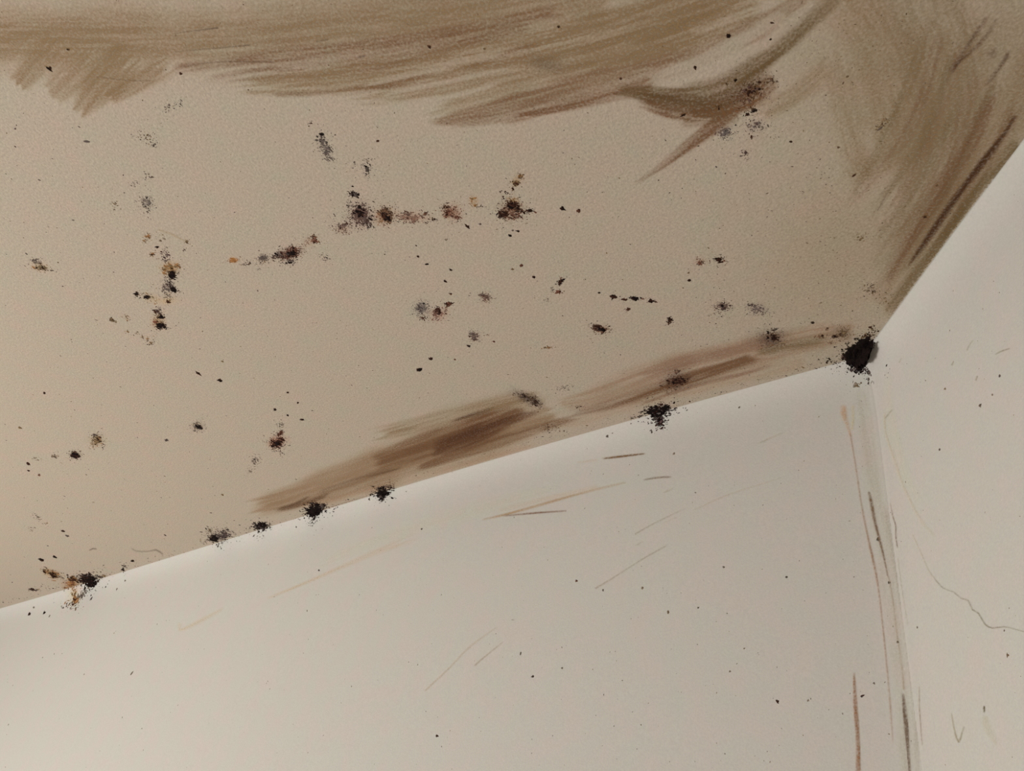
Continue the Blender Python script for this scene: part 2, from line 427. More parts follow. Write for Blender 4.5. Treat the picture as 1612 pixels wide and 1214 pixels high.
for i in range(15):
    f = i/14.0
    x0 = 1470+f*150; y0 = -10 + f*150
    x1 = 1330+f*95; y1 = 330+ (1-f)*0 + f*130
    j = r2.normal(0, 10, 4)
    xm, ym = (x0+x1)/2+10+j[0], (y0+y1)/2+14+j[1]
    d = r2.uniform(.16, .32)
    fan.append(st([TAN, OLV, UMB][i % 3], [(x0, y0, 9+6*f, d), (xm, ym, 11, d), (x1+j[2], y1+j[3], 8, d*.7)], bristle=.85, soft=.7, ends=(50, 60)))
fan += [
    st(UMB, [(1575, 130, 14, .4), (1500, 270, 20, .46), (1420, 400, 16, .42), (1380, 470, 10, .3)], bristle=.7, soft=.6, ends=(30, 40)),
    st(DRK, [(1600, 178, 4, .55), (1583, 208, 4.5, .6), (1545, 258, 8, .8), (1500, 318, 7, .76), (1456, 382, 7, .66), (1418, 438, 5, .36)], bristle=.4, soft=.7, ends=(8, 40)),
    st(OLV, [(1596, 230, 10, .45), (1545, 296, 14, .5), (1480, 384, 13, .5), (1424, 456, 12, .42), (1388, 510, 10, .28)], bristle=.55, soft=.6, ends=(0, 30)),
    st(DRK, [(1562, 14, 4, .45), (1530, 64, 5, .5), (1500, 108, 6, .66), (1494, 118, 4, .5)], bristle=.7, soft=.7, ends=(16, 6)),
    st(DRK, [(1575, 22, 3, .35), (1545, 66, 4, .35), (1488, 116, 3, .3)], bristle=.8, soft=.7, ends=(16, 16)),
    st(DRK, [(1592, 78, 5, .45), (1572, 108, 6, .5), (1540, 150, 4, .3)], bristle=.7, soft=.7, ends=(10, 24)),
    ('g', DRK, 1562, 84, 10, 8, -40, .35),
    er([(1330, 120, 5, .25), (1350, 210, 6, .3), (1362, 260, 4, .2)], bristle=.6),
]
tag(film('wiped_smear', fan, step=2.0, only=0, gain=1.2), 'fan of olive brown scrubbing strokes on the ceiling above the right wall', 'stain', 'wiped smears on the ceiling')

tag(film('wiped_smear', [
    st((126, 96, 64), [(384, 806, 16, .3), (470, 778, 26, .42), (590, 736, 40, .44), (700, 696, 46, .44), (800, 662, 40, .42), (880, 640, 20, .3)], bristle=.35, soft=.6, ends=(30, 20)),
    st((132, 106, 78), [(372, 806, 14, .2), (410, 797, 22, .5), (460, 784, 26, .6), (560, 752, 30, .62), (680, 712, 34, .6), (800, 680, 28, .55), (905, 655, 12, .4)], bristle=.5, soft=.6, ends=(44, 30)),
    st(TAN, [(566, 692, 12, .45), (640, 674, 18, .5), (730, 650, 20, .5), (820, 626, 14, .45), (858, 622, 8, .3)], bristle=.6, soft=.7, ends=(44, 20)),
    st(UMB, [(570, 735, 14, .5), (660, 706, 22, .62), (760, 672, 24, .65), (840, 642, 12, .5)], bristle=.6, soft=.5),
    st((70, 38, 18), [(672, 716, 8, .5), (700, 702, 17, .8), (750, 684, 19, .78), (800, 662, 12, .5), (860, 645, 6, .3)], bristle=.6, soft=.7, ends=(16, 40)),
    st(UMB, [(640, 742, 6, .5), (720, 716, 9, .55), (820, 684, 10, .5), (930, 652, 8, .35)], bristle=.7, soft=.6),
    st((92, 64, 40), [(425, 806, 4, .4), (470, 795, 6, .5), (540, 770, 5, .4)], bristle=.6, soft=.7),
    st(DRK, [(432, 803, 2.5, .5), (466, 793, 3.5, .6), (492, 778, 2.5, .4)], bristle=.6, soft=.8, ends=(12, 12)),
    st((92, 64, 40), [(480, 782, 5, .4), (560, 758, 6, .5), (640, 730, 5, .4)], bristle=.7, soft=.7),
    st(DRK, [(560, 756, 2.5, .4), (590, 748, 2.8, .5), (640, 734, 2, .3)], bristle=.7, soft=.8),
    st(DRK, [(690, 672, 3, .3), (740, 655, 5, .45), (800, 636, 5, .4)], bristle=.8, soft=.8),
    st((100, 76, 56), [(450, 824, 2.5, .4), (520, 800, 3, .5), (600, 776, 2.5, .35)], bristle=.5, soft=.8),
    st((150, 118, 90), [(480, 800, 8, .25), (600, 768, 8, .3), (740, 730, 8, .35), (860, 692, 8, .3)], bristle=.5, soft=.8),
    ('g', (48, 34, 28), 828, 626, 22, 8, 24, .5), ('g', (48, 34, 28), 846, 633, 10, 5, 30, .4),
    ('g', UMB, 700, 700, 60, 16, -18, .3),
], step=1.6, only=0, gain=1.2), 'dark brown brush smear with a nearly black core along the ceiling edge', 'stain', 'wiped smears on the ceiling')

tag(film('wiped_smear', [
    st((140, 112, 88), [(862, 642, 8, .34), (930, 628, 20, .42), (1020, 598, 32, .5), (1120, 572, 32, .52), (1220, 546, 30, .5), (1310, 528, 24, .42), (1352, 520, 18, .3)], bristle=.6, soft=.6, ends=(30, 10)),
    st(UMB, [(890, 655, 5, .35), (960, 638, 12, .45), (1040, 612, 14, .55), (1120, 586, 14, .55), (1210, 556, 12, .45)], bristle=.7, soft=.6),
    st((124, 92, 70), [(990, 598, 8, .3), (1060, 575, 12, .45), (1130, 556, 12, .4), (1230, 536, 10, .3)], bristle=.7, soft=.7),
    st((112, 82, 62), [(1000, 640, 3, .35), (1080, 612, 4, .5), (1180, 586, 4, .45), (1225, 572, 3, .3)], bristle=.5, soft=.7),
    st((150, 124, 98), [(870, 676, 8, .2), (1000, 638, 12, .28), (1140, 600, 16, .3), (1290, 564, 16, .3)], bristle=.5, soft=.9),
    st(OLV, [(1180, 560, 10, .3), (1240, 545, 14, .35), (1330, 530, 12, .3)], bristle=.6, soft=.8),
    ('g', (60, 40, 34), 1064, 600, 22, 13, -12, .55),
    ('g', (56, 42, 34), 1212, 533, 26, 14, -5, .40),
    ('g', (70, 54, 34), 1326, 524, 14, 8, 10, .40),
], step=1.6, only=0, gain=1.25), 'lighter reddish brown smear running along the ceiling edge up to the corner', 'stain', 'wiped smears on the ceiling')

# --- streaks, drips and cracks on the two walls
BRN = (120, 84, 56)
def streak(label, items, name='dirt_streak', cat='stain', step=1.2, only=1, group='brown streaks on the long wall'):
    return tag(film(name, items, step=step, only=only, thresh=0.03, pad=4), label, cat, group)
K = B(bristle=.35, soft=.9, ends=(10, 10))
def s1(c, pts, **kw):
    k = dict(K); k.update(kw); return ('s', c, pts, k)
streak('short dark brown scratch line on the wall just below the ceiling line', [s1((108, 78, 48), [(940, 723, 1.8, .7), (975, 719, 2.6, .95), (1018, 714, 1.6, .7)]), s1((160, 138, 118), [(900, 730, 3, .3), (945, 723, 3, .3)])])
streak('thin short brown tick under the dark brown scratch line', [s1((96, 72, 50), [(1006, 757, 1.6, .55), (1035, 752, 2.2, .9), (1064, 751, 1.6, .7)]), s1((150, 130, 108), [(1040, 778, 1.6, .5), (1066, 766, 1.4, .3)])])
streak('long curved tan brush streak fading towards the ceiling line', [s1((152, 122, 88), [(752, 820, 1.6, .5), (800, 809, 3.2, .8), (850, 795, 3.6, .75), (910, 778, 3.2, .6), (990, 758, 2.4, .35)]), s1((170, 146, 120), [(780, 806, 5, .25), (860, 785, 6, .3), (950, 764, 5, .25)])])
streak('straight dark brown line crossing under the curved tan streak', [s1((110, 76, 54), [(786, 813, 1.6, .6), (840, 808, 2.2, .9), (896, 804, 1.8, .85)], ends=(14, 4))])
streak('faint slanting grey scratch in the middle of the wall', [s1((126, 106, 82), [(936, 927, 1.6, .8), (960, 913, 1.8, .65), (1012, 880, 1.6, .5), (1062, 852, 1.4, .3)], ends=(2, 20))])
streak('short slanting brown tick above the faint grey scratch', [s1((124, 106, 84), [(998, 842, 1.8, .8), (1030, 824, 1.6, .5), (1090, 795, 1.4, .25)], ends=(2, 30)), s1((140, 122, 96), [(990, 864, 1.5, .4), (1022, 848, 1.5, .35)])])
streak('faint hairline low on the wall, right one of two parallel ones', [s1((140, 120, 96), [(742, 1052, 1.5, .7), (768, 1030, 1.4, .55), (798, 1006, 1.2, .3)])])
streak('faint hairline low on the wall, left one of two parallel ones', [s1((154, 134, 106), [(664, 1092, 1.6, .6), (705, 1054, 1.6, .5), (740, 1018, 1.8, .4), (790, 982, 1.4, .25)])])
streak('faint wide tan swipe on the wall below the two edge mould tufts', [s1((166, 144, 116), [(412, 946, 2, .4), (470, 922, 4, .5), (540, 892, 5, .55), (600, 866, 7, .45), (680, 834, 10, .3)], ends=(10, 60)), s1((180, 158, 134), [(480, 900, 8, .2), (600, 848, 14, .28), (760, 800, 16, .22), (900, 758, 14, .2)], ends=(40, 60))])
streak('pale tan hook shaped smudge on the lower left of the wall', [s1((166, 148, 122), [(284, 978, 6, .35), (282, 992, 3, .6), (300, 986, 5, .5), (330, 970, 5, .5), (366, 950, 3, .3)], ends=(4, 20))])
streak('pale slanting scuff on the wall near the upper end of the upright corner', [s1((150, 132, 112), [(1188, 701, 1.5, .6), (1212, 690, 1.8, .5), (1240, 678, 1.4, .3)]), s1((160, 142, 122), [(1090, 804, 1.5, .5), (1150, 778, 1.6, .4), (1262, 742, 1.4, .25)], ends=(4, 40)), s1((160, 142, 122), [(1070, 812, 1.4, .35), (1040, 826, 1.2, .2)])])
streak('thin pinkish brown drip line running the whole way down beside the upright corner', [
    s1((164, 128, 94), [(1328, 634, 6, .35), (1328, 650, 7, .65), (1334, 670, 4, .6), (1340, 690, 2.2, .5)], ends=(6, 6)),
    s1((176, 152, 110), [(1342, 632, 4, .3), (1343, 655, 4, .45), (1341, 680, 3, .35)], ends=(6, 6)),
    s1((140, 108, 84), [(1338, 680, 1.8, .6), (1347, 735, 1.8, .5), (1356, 795, 2, .55), (1367, 850, 2.6, .75), (1376, 890, 2.8, .75), (1383, 930, 2, .6), (1391, 1000, 1.8, .65), (1397, 1060, 1.8, .65), (1402, 1120, 2, .6), (1406, 1180, 1.8, .4)], ends=(4, 20))])
streak('dark brown drip line with thick ends closest to the upright corner', [
    s1((98, 66, 34), [(1367, 772, 2.2, .8), (1372, 795, 3.6, .95), (1378, 825, 3.8, .95), (1386, 856, 3, .9), (1393, 886, 2, .75), (1398, 912, 1.6, .55)], ends=(4, 8)),
    s1((134, 112, 80), [(1398, 905, 1.6, .55), (1406, 950, 1.6, .5), (1412, 1000, 1.8, .5), (1419, 1045, 1.8, .65), (1423, 1090, 2.2, .75)], ends=(4, 4)),
    s1((78, 46, 22), [(1421, 1088, 2, .6), (1424, 1118, 4.4, .96), (1427, 1152, 4.6, .96), (1430, 1190, 3.4, .9), (1433, 1230, 3, .85)], ends=(8, 0), soft=.6)])
streak('thick rust brown drip rising from the bottom edge, tapering to a point', [s1((126, 84, 52), [(1344, 1052, 1.2, .7), (1345, 1080, 3, .9), (1347, 1120, 3.8, .92), (1350, 1165, 4.6, .92), (1351, 1240, 5, .92)], ends=(10, 0), soft=.6)])
streak('greyish tan dirt band following the upright corner downwards', [
    s1((150, 138, 120), [(1352, 600, 14, .25), (1362, 660, 18, .3), (1376, 760, 20, .32), (1394, 870, 20, .34), (1408, 980, 18, .36), (1420, 1080, 16, .36), (1428, 1230, 14, .36)], bristle=.5, soft=.8, ends=(20, 0)),
    s1((140, 128, 110), [(1392, 780, 8, .3), (1412, 900, 8, .4), (1428, 1000, 7, .45), (1438, 1100, 6, .45), (1444, 1230, 6, .4)], bristle=.6, soft=.9, ends=(40, 0))], step=2)
streak('thin dark hairline crack in the upright corner', [
    s1((94, 70, 44), [(1401, 790, 1.2, .5), (1405, 812, 1.5, .8), (1410, 828, 1.6, .85), (1410, 845, 1.4, .8), (1413, 864, 1.5, .8)], ends=(3, 3)),
    s1((130, 116, 92), [(1412, 868, 1.2, .4), (1420, 930, 1.2, .35), (1430, 990, 1.2, .3)]),
    s1((116, 98, 70), [(1447, 1078, 1.4, .5), (1447, 1110, 1.4, .6), (1449, 1140, 1.4, .6), (1452, 1178, 1.4, .6)], ends=(6, 4))], name='plaster_crack', cat='crack', only=None, group='plaster cracks')
streak('jagged hairline crack across the right wall', [
    s1((152, 144, 122), [(1434, 838, 1.6, .5), (1448, 868, 1.6, .4), (1462, 900, 1.4, .5), (1472, 912, 1.2, .6)], ends=(4, 2)),
    s1((116, 108, 88), [(1468, 908, 1.2, .6), (1484, 926, 1.4, .7), (1500, 932, 1.4, .7), (1512, 942, 1.4, .7), (1524, 946, 1.5, .75), (1530, 960, 1.5, .75), (1540, 966, 1.5, .8), (1550, 983, 1.6, .8), (1562, 989, 1.5, .85), (1580, 987, 1.5, .8), (1602, 992, 1.4, .6), (1640, 1004, 1.4, .5)], ends=(4, 0))], name='plaster_crack', cat='crack', only=2, group='plaster cracks')
RW = 'marks on the right wall'
streak('faint tan dribble curving down the right wall beside the corner', [
    s1((160, 150, 122), [(1392, 645, 2, .4), (1394, 680, 2.4, .5), (1406, 720, 2.6, .4), (1424, 770, 3, .35), (1450, 820, 4, .3), (1478, 850, 5, .2)]),
    s1((170, 162, 138), [(1400, 580, 10, .25), (1398, 640, 12, .3), (1420, 740, 14, .3), (1450, 800, 12, .2)], bristle=.5)], only=2, group=RW)
streak('olive V shaped dribble at the bottom of the right wall', [
    s1((120, 108, 72), [(1497, 1118, 1.4, .35), (1502, 1148, 2, .6), (1509, 1168, 2.4, .8), (1518, 1142, 1.6, .5)], ends=(8, 4))], only=2, group=RW)
streak('dark olive dash near the bottom right of the right wall', [
    s1((78, 68, 36), [(1550, 1108, 1.8, .7), (1549, 1116, 2.4, .9), (1550, 1128, 1.8, .5)], ends=(3, 5)),
    s1((150, 140, 108), [(1548, 1122, 7, .35), (1556, 1150, 9, .25), (1572, 1176, 6, .2)])], only=2, group=RW)
for lab, pts in (
    ('lowest left olive tick mark on the right wall beside the corner mould', [(1414, 573, 1.4, .6), (1420, 562, 1.4, .4)]),
    ('longer olive tick mark on the right wall above the pair of short ticks', [(1521, 553, 1.6, .7), (1526, 543, 1.5, .6), (1533, 534, 1.4, .4)]),
    ('short olive tick mark on the right wall under the longer tick', [(1497, 577, 1.6, .6), (1502, 567, 1.4, .5)]),
    ('upright short olive tick on the right wall', [(1535, 601, 1.6, .6), (1539, 590, 1.4, .5)]),
    ('grey dash at the right edge of the right wall', [(1564, 560, 1.5, .5), (1576, 553, 1.8, .7), (1592, 548, 1.6, .5)]),
    ('slanting tan tick on the right wall below the corner mould', [(1392, 660, 1.4, .6), (1400, 650, 1.4, .5), (1406, 644, 1.3, .3)])):
    streak(lab, [s1((120, 112, 82), pts, ends=(3, 3))], only=2, group=RW, step=1.0)

# --- thin dragged lines on the ceiling
CL = 'thin dragged lines on the ceiling'
for lab, pts, c in (
    ('thin dark dragged line ending in a dot at the top left of the ceiling', [(268, 54, 1.0, .3), (310, 48, 1.3, .55), (345, 44, 1.8, .9)], (70, 58, 46)),
    ('thin brown dragged line under the one ending in a dot', [(270, 82, 1.2, .35), (340, 76, 1.5, .6), (396, 71, 1.8, .75)], (80, 62, 48)),
    ('thin brown dragged line at the upper left smear, lowest of three', [(150, 121, 1.6, .5), (205, 127, 1.5, .6), (238, 127, 1.6, .6)], (96, 76, 56)),
    ('thin brown dragged pair of lines along the upper smear', [(280, 106, 1.4, .4), (340, 98, 1.6, .6), (432, 98, 1.5, .55)], (92, 72, 54)),
    ('thin grey hairline high on the ceiling near the top edge', [(556, 62, 1.2, .35), (610, 50, 1.2, .45), (668, 37, 1.3, .5)], (104, 90, 70)),
    ('short dark dash on the upper smear, right of the dragged lines', [(560, 91, 1.4, .6), (576, 88, 2, .8)], (70, 56, 46)),
    ('short brown dash on the upper smear, left of the darkest dash', [(495, 66, 1.3, .4), (519, 62, 1.6, .7)], (90, 72, 54)),
    ('long straight hairline on the ceiling left of the scrubbing fan', [(1380, 334, 1.2, .6), (1396, 306, 1.2, .5), (1418, 268, 1.0, .3)], (104, 84, 66)),
    ('ochre smudge line above the rusty mould column', [(246, 361, 2.0, .45), (268, 368, 2.6, .5), (296, 383, 1.6, .3)], (136, 112, 74)),
    ('short thin curved hair on the ceiling above the lower left mould', [(138, 868, 1.2, .7), (146, 864, 1.2, .8), (154, 865, 1.1, .6)], (86, 74, 62)),
    ('branched grey brown hair marks above the ceiling edge at lower left', [(205, 862, 1.6, .5), (215, 868, 1.8, .7), (236, 868, 1.6, .6), (246, 866, 2, .8), (258, 874, 2.4, .5)], (92, 76, 64))):
    streak(lab, [s1(c, pts, ends=(4, 3))], name='dragged_line', only=0, group=CL, step=1.0)

# ------------------------------------------------------------------ mould: low domes of growth in colonies
PAL = {'K': (24, 17, 15), 'G': (80, 69, 62), 'N': (50, 30, 22), 'R': (92, 58, 44), 'O': (124, 88, 54), 'V': (72, 55, 52), 'L': (114, 100, 84), 'T': (106, 86, 61)}
_ang = np.arange(6)*math.pi/3
_ring = np.stack([np.cos(_ang), np.sin(_ang)], -1)
def dome_mesh(name, px, py, rp, tint, elong, erot, org, flat=0.32):
    """one low irregular dome per growth point, standing on whatever surface lies there"""
    k, P = where(px, py)
    dist = np.linalg.norm(P-CAM_LOC, axis=-1)
    V, F, C = [], [], []
    n = len(px)
    nn = np.stack(NORMALS)[k]
    # tangent frame
    ref = np.where((k == 0)[:, None], np.array([[1., 0, 0]]), np.array([[0, 0, 1.]]))
    t1 = np.cross(nn, ref); t1 /= np.linalg.norm(t1, axis=1, keepdims=True); t2 = np.cross(nn, t1)
    r = rp*dist/FPX
    ce, se = np.cos(erot), np.sin(erot)
    a1 = t1*ce[:, None]+t2*se[:, None]; a2 = -t1*se[:, None]+t2*ce[:, None]
    for ring, (rad, hgt) in enumerate(((1.0, -0.08), (0.62, 0.75))):
        jit = rng.uniform(0.72, 1.28, (n, 6))
        u = _ring[None, :, 0]*jit*rad*elong[:, None]; v = _ring[None, :, 1]*jit*rad/np.sqrt(elong)[:, None]
        V.append(P[:, None]+r[:, None, None]*(u[..., None]*a1[:, None]+v[..., None]*a2[:, None]+hgt*flat*nn[:, None]))
    top = P[:, None]+(r*flat)[:, None, None]*nn[:, None]
    vv = np.concatenate(V+[top], 1)          # n,13,3
    q = []
    for i in range(6):
        j = (i+1) % 6
        q += [(i, j, 6+j), (i, 6+j, 6+i), (6+i, 6+j, 12)]
    q = np.array(q)
    faces = (q[None]+(np.arange(n)*13)[:, None, None]).reshape(-1, 3)
    cols = np.array([PAL[t] for t in tint], float)*rng.uniform(0.8, 1.25, (n, 1))
    cc = np.clip(lin(np.clip(cols, 5, 235))/np.stack([SEEN[0], SEEN[1], SEEN[2]])[k]*np.stack([BASE[0], BASE[1], BASE[2]])[k], 0.004, .8)
    me = mesh_from(name, vv.reshape(-1, 3)-org, faces, M_MOULD)
    add_attr(me, 'pigment', np.repeat(cc, 13, 0))
    return me
def growth(comp):
    x, y, sx, sy, rot, n, size, tints = comp[:8]
    kind = comp[8] if len(comp) > 8 else 'fuzzy'
    if kind == 'fuzzy': n = int(n*1.5); size = size*0.84
    r = math.radians(rot)
    g = rng.normal(0, 1, (n, 2))
    if kind == 'fuzzy':
        g *= np.where(rng.random(n) < .35, 1.55, .72)[:, None]
    elif kind == 'solid':
        rr = np.sqrt(rng.random(n)); th = rng.random(n)*2*math.pi
        g = np.stack([rr*np.cos(th), rr*np.sin(th)], -1)*(1+rng.normal(0, .1, (n, 1)))
    rad = np.hypot(g[:, 0], g[:, 1])
    px = x + g[:, 0]*sx*math.cos(r) - g[:, 1]*sy*math.sin(r)
    py = y + g[:, 0]*sx*math.sin(r) + g[:, 1]*sy*math.cos(r)
    rp = size*np.exp(rng.normal(0, .38, n))*np.clip(1.25-.3*rad, .5, 1.25)
    t = np.array(list(tints))[rng.integers(0, len(tints), n)]
    el = 1+rng.random(n)**2*1.2
    er_ = rng.random(n)*math.pi
    return px, py, rp, t, el, er_, rad
def mould(name, label, comps, halo=None, group=None, parts=None, cat='mould'):
    """comps: list of growth patches; parts: {part name: list of patches} for colonies with several pieces"""
    def bunches(cs):
        left = list(cs); out = []
        while left:
            b = [left.pop(0)]; i = 0
            while i < len(b):
                near = [c for c in left if math.hypot(c[0]-b[i][0], c[1]-b[i][1]) < 0.9*(max(c[2:4])+max(b[i][2:4]))+1]
                for c in near: left.remove(c)
                b += near; i += 1
            out.append(b)
        return out
    named = [('growth', comps)] if parts is None else list(parts.items())
    cores, loose = [], []
    for pn, cs in named:
        for b in bunches(cs):
            got = []
            for c in b:
                g = growth(c); crowd = c[5]*c[6]**2/(c[2]*c[3])
                near = (g[6] < 1.25) if crowd > 2.2 else np.zeros(len(g[6]), bool)
                if len(c) > 8: near = np.ones(len(g[6]), bool)
                if near.any(): got.append([a[near] for a in g[:6]])
                if (~near).any(): loose.append([a[~near] for a in g[:6]])
            if got: cores.append((pn, got))
    cat6 = lambda gs: [np.concatenate([g[i] for g in gs]) for i in range(6)]
    allg = cat6([g for _, gs in cores for g in gs] + loose)
    org = where(np.array([np.median(allg[0])]), np.array([np.median(allg[1])]))[1][0]
    if len(cores) == 1 and not loose:
        o = link(name, dome_mesh(name, *cat6(cores[0][1]), org)); o.location = org
    else:
        o = link(name, None); o.empty_display_size = 0.01; o.location = org
        for pn, gs in cores: link(pn, dome_mesh(pn, *cat6(gs), org), o)
        if loose: tag(link('loose_specks', dome_mesh('loose_specks', *cat6(loose), org), o), kind='stuff')
    if halo:
        film('stain_halo', [('g',)+h[:6]+(min(.85, h[6]*1.35),) for h in halo], step=1.2, parent=o, thresh=.03)
    return tag(o, label, cat, group)

# ---- along the ceiling line
E_ = 'mould tufts growing on the ceiling line'
mould('corner_mould', 'big dense black mould clump filling the corner where ceiling and walls meet', None, group=E_, parts={
    'black_clump': [(1352, 560, 20, 17, -25, 560, 2.2, 'K', 'solid'), (1364, 545, 10, 11, 0, 120, 2.6, 'K', 'solid'), (1350, 560, 13, 11, -15, 300, 2.2, 'KK')],
    'fringe': [(1330, 563, 5, 4, 0, 40, 1.7, 'KNV'), (1350, 582, 12, 4, 5, 90, 1.5, 'KGV'), (1369, 585, 4, 5, 0, 40, 1.6, 'KNG'), (1364, 530, 8, 4, -20, 40, 1.4, 'NKT'), (1376, 556, 3, 12, 0, 36, 1.2, 'KG'), (1352, 560, 20, 18, 0, 110, 1.1, 'KNG')],
    'stray_growth': [(1308, 569, 7, 3, 12, 12, 1.5, 'NKG'), (1347, 605, 4, 4, 0, 10, 1.5, 'LGT'), (1374, 600, 5, 8, 0, 12, 1.3, 'LTG'), (1372, 520, 7, 7, 0, 20, 1.2, 'TNL')]})
mould('edge_mould', 'sooty mould tuft hanging over the ceiling line between brown smear and corner', [
    (1036, 646, 13, 6, -8, 190, 1.8, 'KKGN'), (1030, 649, 8, 5, 0, 80, 2.1, 'K'), (1046, 644, 8, 4, -12, 70, 2.0, 'KK'), (1038, 661, 8, 7, 0, 90, 1.5, 'GKNV'), (1038, 666, 4, 5, 20, 26, 1.7, 'KN'), (1004, 656, 9, 2, -14, 14, 1.3, 'KG'), (1027, 678, 2, 2, 0, 4, 1.6, 'NG')], group=E_)
mould('edge_mould', 'black mould tuft on the ceiling line, rightmost of the three below the dark smear', [
    (601, 771, 10, 5, -18, 120, 1.6, 'KKG'), (602, 776, 6, 5, 0, 90, 1.9, 'K'), (614, 767, 5, 3, -30, 30, 1.4, 'KG'), (600, 784, 4, 4, 0, 26, 1.2, 'GK'), (591, 768, 6, 5, 0, 40, 1.0, 'GL')], group=E_)
mould('edge_mould', 'largest black mould tuft on the ceiling line at the left end of the dark smear', [
    (496, 802, 10, 5, -14, 170, 2.0, 'KK'), (494, 806, 6, 4, 0, 90, 2.2, 'K'), (508, 797, 6, 4, -30, 50, 1.5, 'KGN'), (493, 793, 8, 5, 0, 60, 1.2, 'NGK'), (494, 815, 4, 5, 0, 40, 1.2, 'GK'), (491, 826, 3, 3, 0, 8, 1.0, 'GL')], group=E_)
mould('edge_mould', 'small flat black mould tuft on the ceiling line, between two larger tufts', [
    (411, 829, 8, 3.6, -10, 120, 1.8, 'KKG'), (412, 827, 5, 3, 0, 60, 1.8, 'K'), (405, 826, 6, 4, 0, 26, 1.0, 'GK'), (406, 843, 6, 4, 0, 14, .9, 'LG')], group=E_)
mould('edge_mould', 'soft grey black mould tuft above the ceiling line, left of the smear', [
    (350, 843, 11, 6, -12, 160, 1.5, 'GGKV'), (338, 847, 5, 4, -10, 80, 2.0, 'KK'), (330, 835, 7, 5, 10, 40, 1.0, 'LGT'), (325, 850, 9, 4, -15, 30, 1.0, 'GLT'), (345, 857, 6, 4, 0, 16, .9, 'LG')], halo=[((110, 96, 86), 350, 842, 16, 9, -12, .3)], group=E_)
mould('edge_mould', 'black and rust mould clump straddling the ceiling line at far left', None, halo=[((140, 96, 52), 113, 920, 12, 8, 10, .6), ((190, 150, 104), 116, 936, 10, 14, 0, .35)], group=E_, parts={
    'black_clump': [(138, 913, 10, 5, -10, 170, 1.9, 'KKN'), (144, 918, 5, 5, -40, 80, 2.0, 'K'), (133, 907, 9, 3, 8, 60, 1.3, 'NKG'), (158, 908, 9, 2, -16, 26, 1.1, 'KGT')],
    'rust_patch': [(116, 912, 6, 3, 10, 60, 1.7, 'NKO'), (112, 919, 6, 5, 10, 70, 1.4, 'OOR'), (104, 926, 3, 2, 0, 12, 1.3, 'ON'), (106, 906, 2, 2, 0, 6, 1.2, 'N')],
    'drip': [(119, 945, 4, 5, 10, 70, 1.7, 'NRO'), (128, 937, 9, 3, -42, 50, 1.2, 'GLN'), (107, 950, 5, 4, -30, 16, 1.2, 'NOT'), (116, 933, 4, 6, 0, 26, 1.2, 'OOT'), (134, 931, 8, 4, -50, 36, 1.1, 'GL'), (99, 956, 2, 1.4, 0, 3, 1.3, 'GN'), (144, 943, 1.5, 1.5, 0, 3, 1.5, 'GK'), (118, 955, 9, 5, 0, 16, .9, 'OTL')]})

# ---- the long diagonal row across the ceiling
D_ = 'mould colonies in the long row across the ceiling'
mould('mould_colony', 'largest round black and grey speckled mould colony in the long row', [
    (566, 335, 6, 6, 0, 160, 1.8, 'KKN'), (565, 333, 5, 4, 0, 60, 2.0, 'K'), (568, 340, 12, 12, 0, 260, 1.2, 'GKKV'), (578, 350, 8, 6, 30, 70, 1.2, 'GKV'), (566, 336, 17, 15, 0, 80, .9, 'GNV'), (549, 322, 4, 5, 0, 12, 1.0, 'G')], halo=[((112, 86, 74), 567, 338, 17, 17, 0, .5)], group=D_)
mould('mould_colony', 'small black mould blot just above the largest round colony', [(559, 306, 4, 3, 20, 34, 1.6, 'KKG'), (551, 305, 4, 1.6, 10, 12, 1.1, 'GN')], group=D_)
mould('mould_colony', 'compact dark brown mould colony right of the largest round one', [
    (606, 337, 5, 5, 20, 120, 1.9, 'KKN'), (611, 343, 4, 4, 0, 60, 1.8, 'K'), (604, 339, 11, 10, 0, 110, 1.1, 'NRT'), (600, 345, 6, 5, 0, 26, 1.0, 'TO')], halo=[((140, 104, 76), 604, 340, 14, 13, 0, .5)], group=D_)
mould('mould_colony', 'trail of reddish brown specks trailing right from the compact dark colony', [
    (645, 342, 20, 6, 4, 150, 1.15, 'RNN'), (642, 337, 5, 3, 0, 16, 1.5, 'NK'), (671, 337, 4, 3, 0, 14, 1.3, 'NR'), (653, 345, 10, 4, 0, 40, 1.1, 'RN'), (683, 347, 4, 2, 0, 8, 1.2, 'N')], halo=[((150, 118, 98), 645, 342, 28, 8, 4, .45)], group=D_)
mould('mould_colony', 'round reddish brown mould colony in the middle of the long row', [
    (710, 333, 9, 8, 0, 110, 1.2, 'RRN'), (705, 338, 5, 4, 0, 36, 1.3, 'NR'), (701, 326, 6, 4, 0, 26, 1.2, 'NK'), (719, 342, 5, 4, 0, 30, 1.1, 'RN')], halo=[((140, 104, 82), 711, 334, 14, 12, 0, .55)], group=D_)
mould('mould_colony', 'faint ochre mould ring between the brown colonies of the long row', [(744, 313, 3, 2, 0, 16, 1.3, 'TO'), (748, 323, 4, 3, 0, 16, 1.2, 'ON'), (756, 325, 5, 1.5, 0, 8, .9, 'NL'), (742, 318, 2, 4, 0, 8, 1.0, 'O')], halo=[((150, 120, 78), 746, 318, 7, 9, 0, .35)], group=D_)
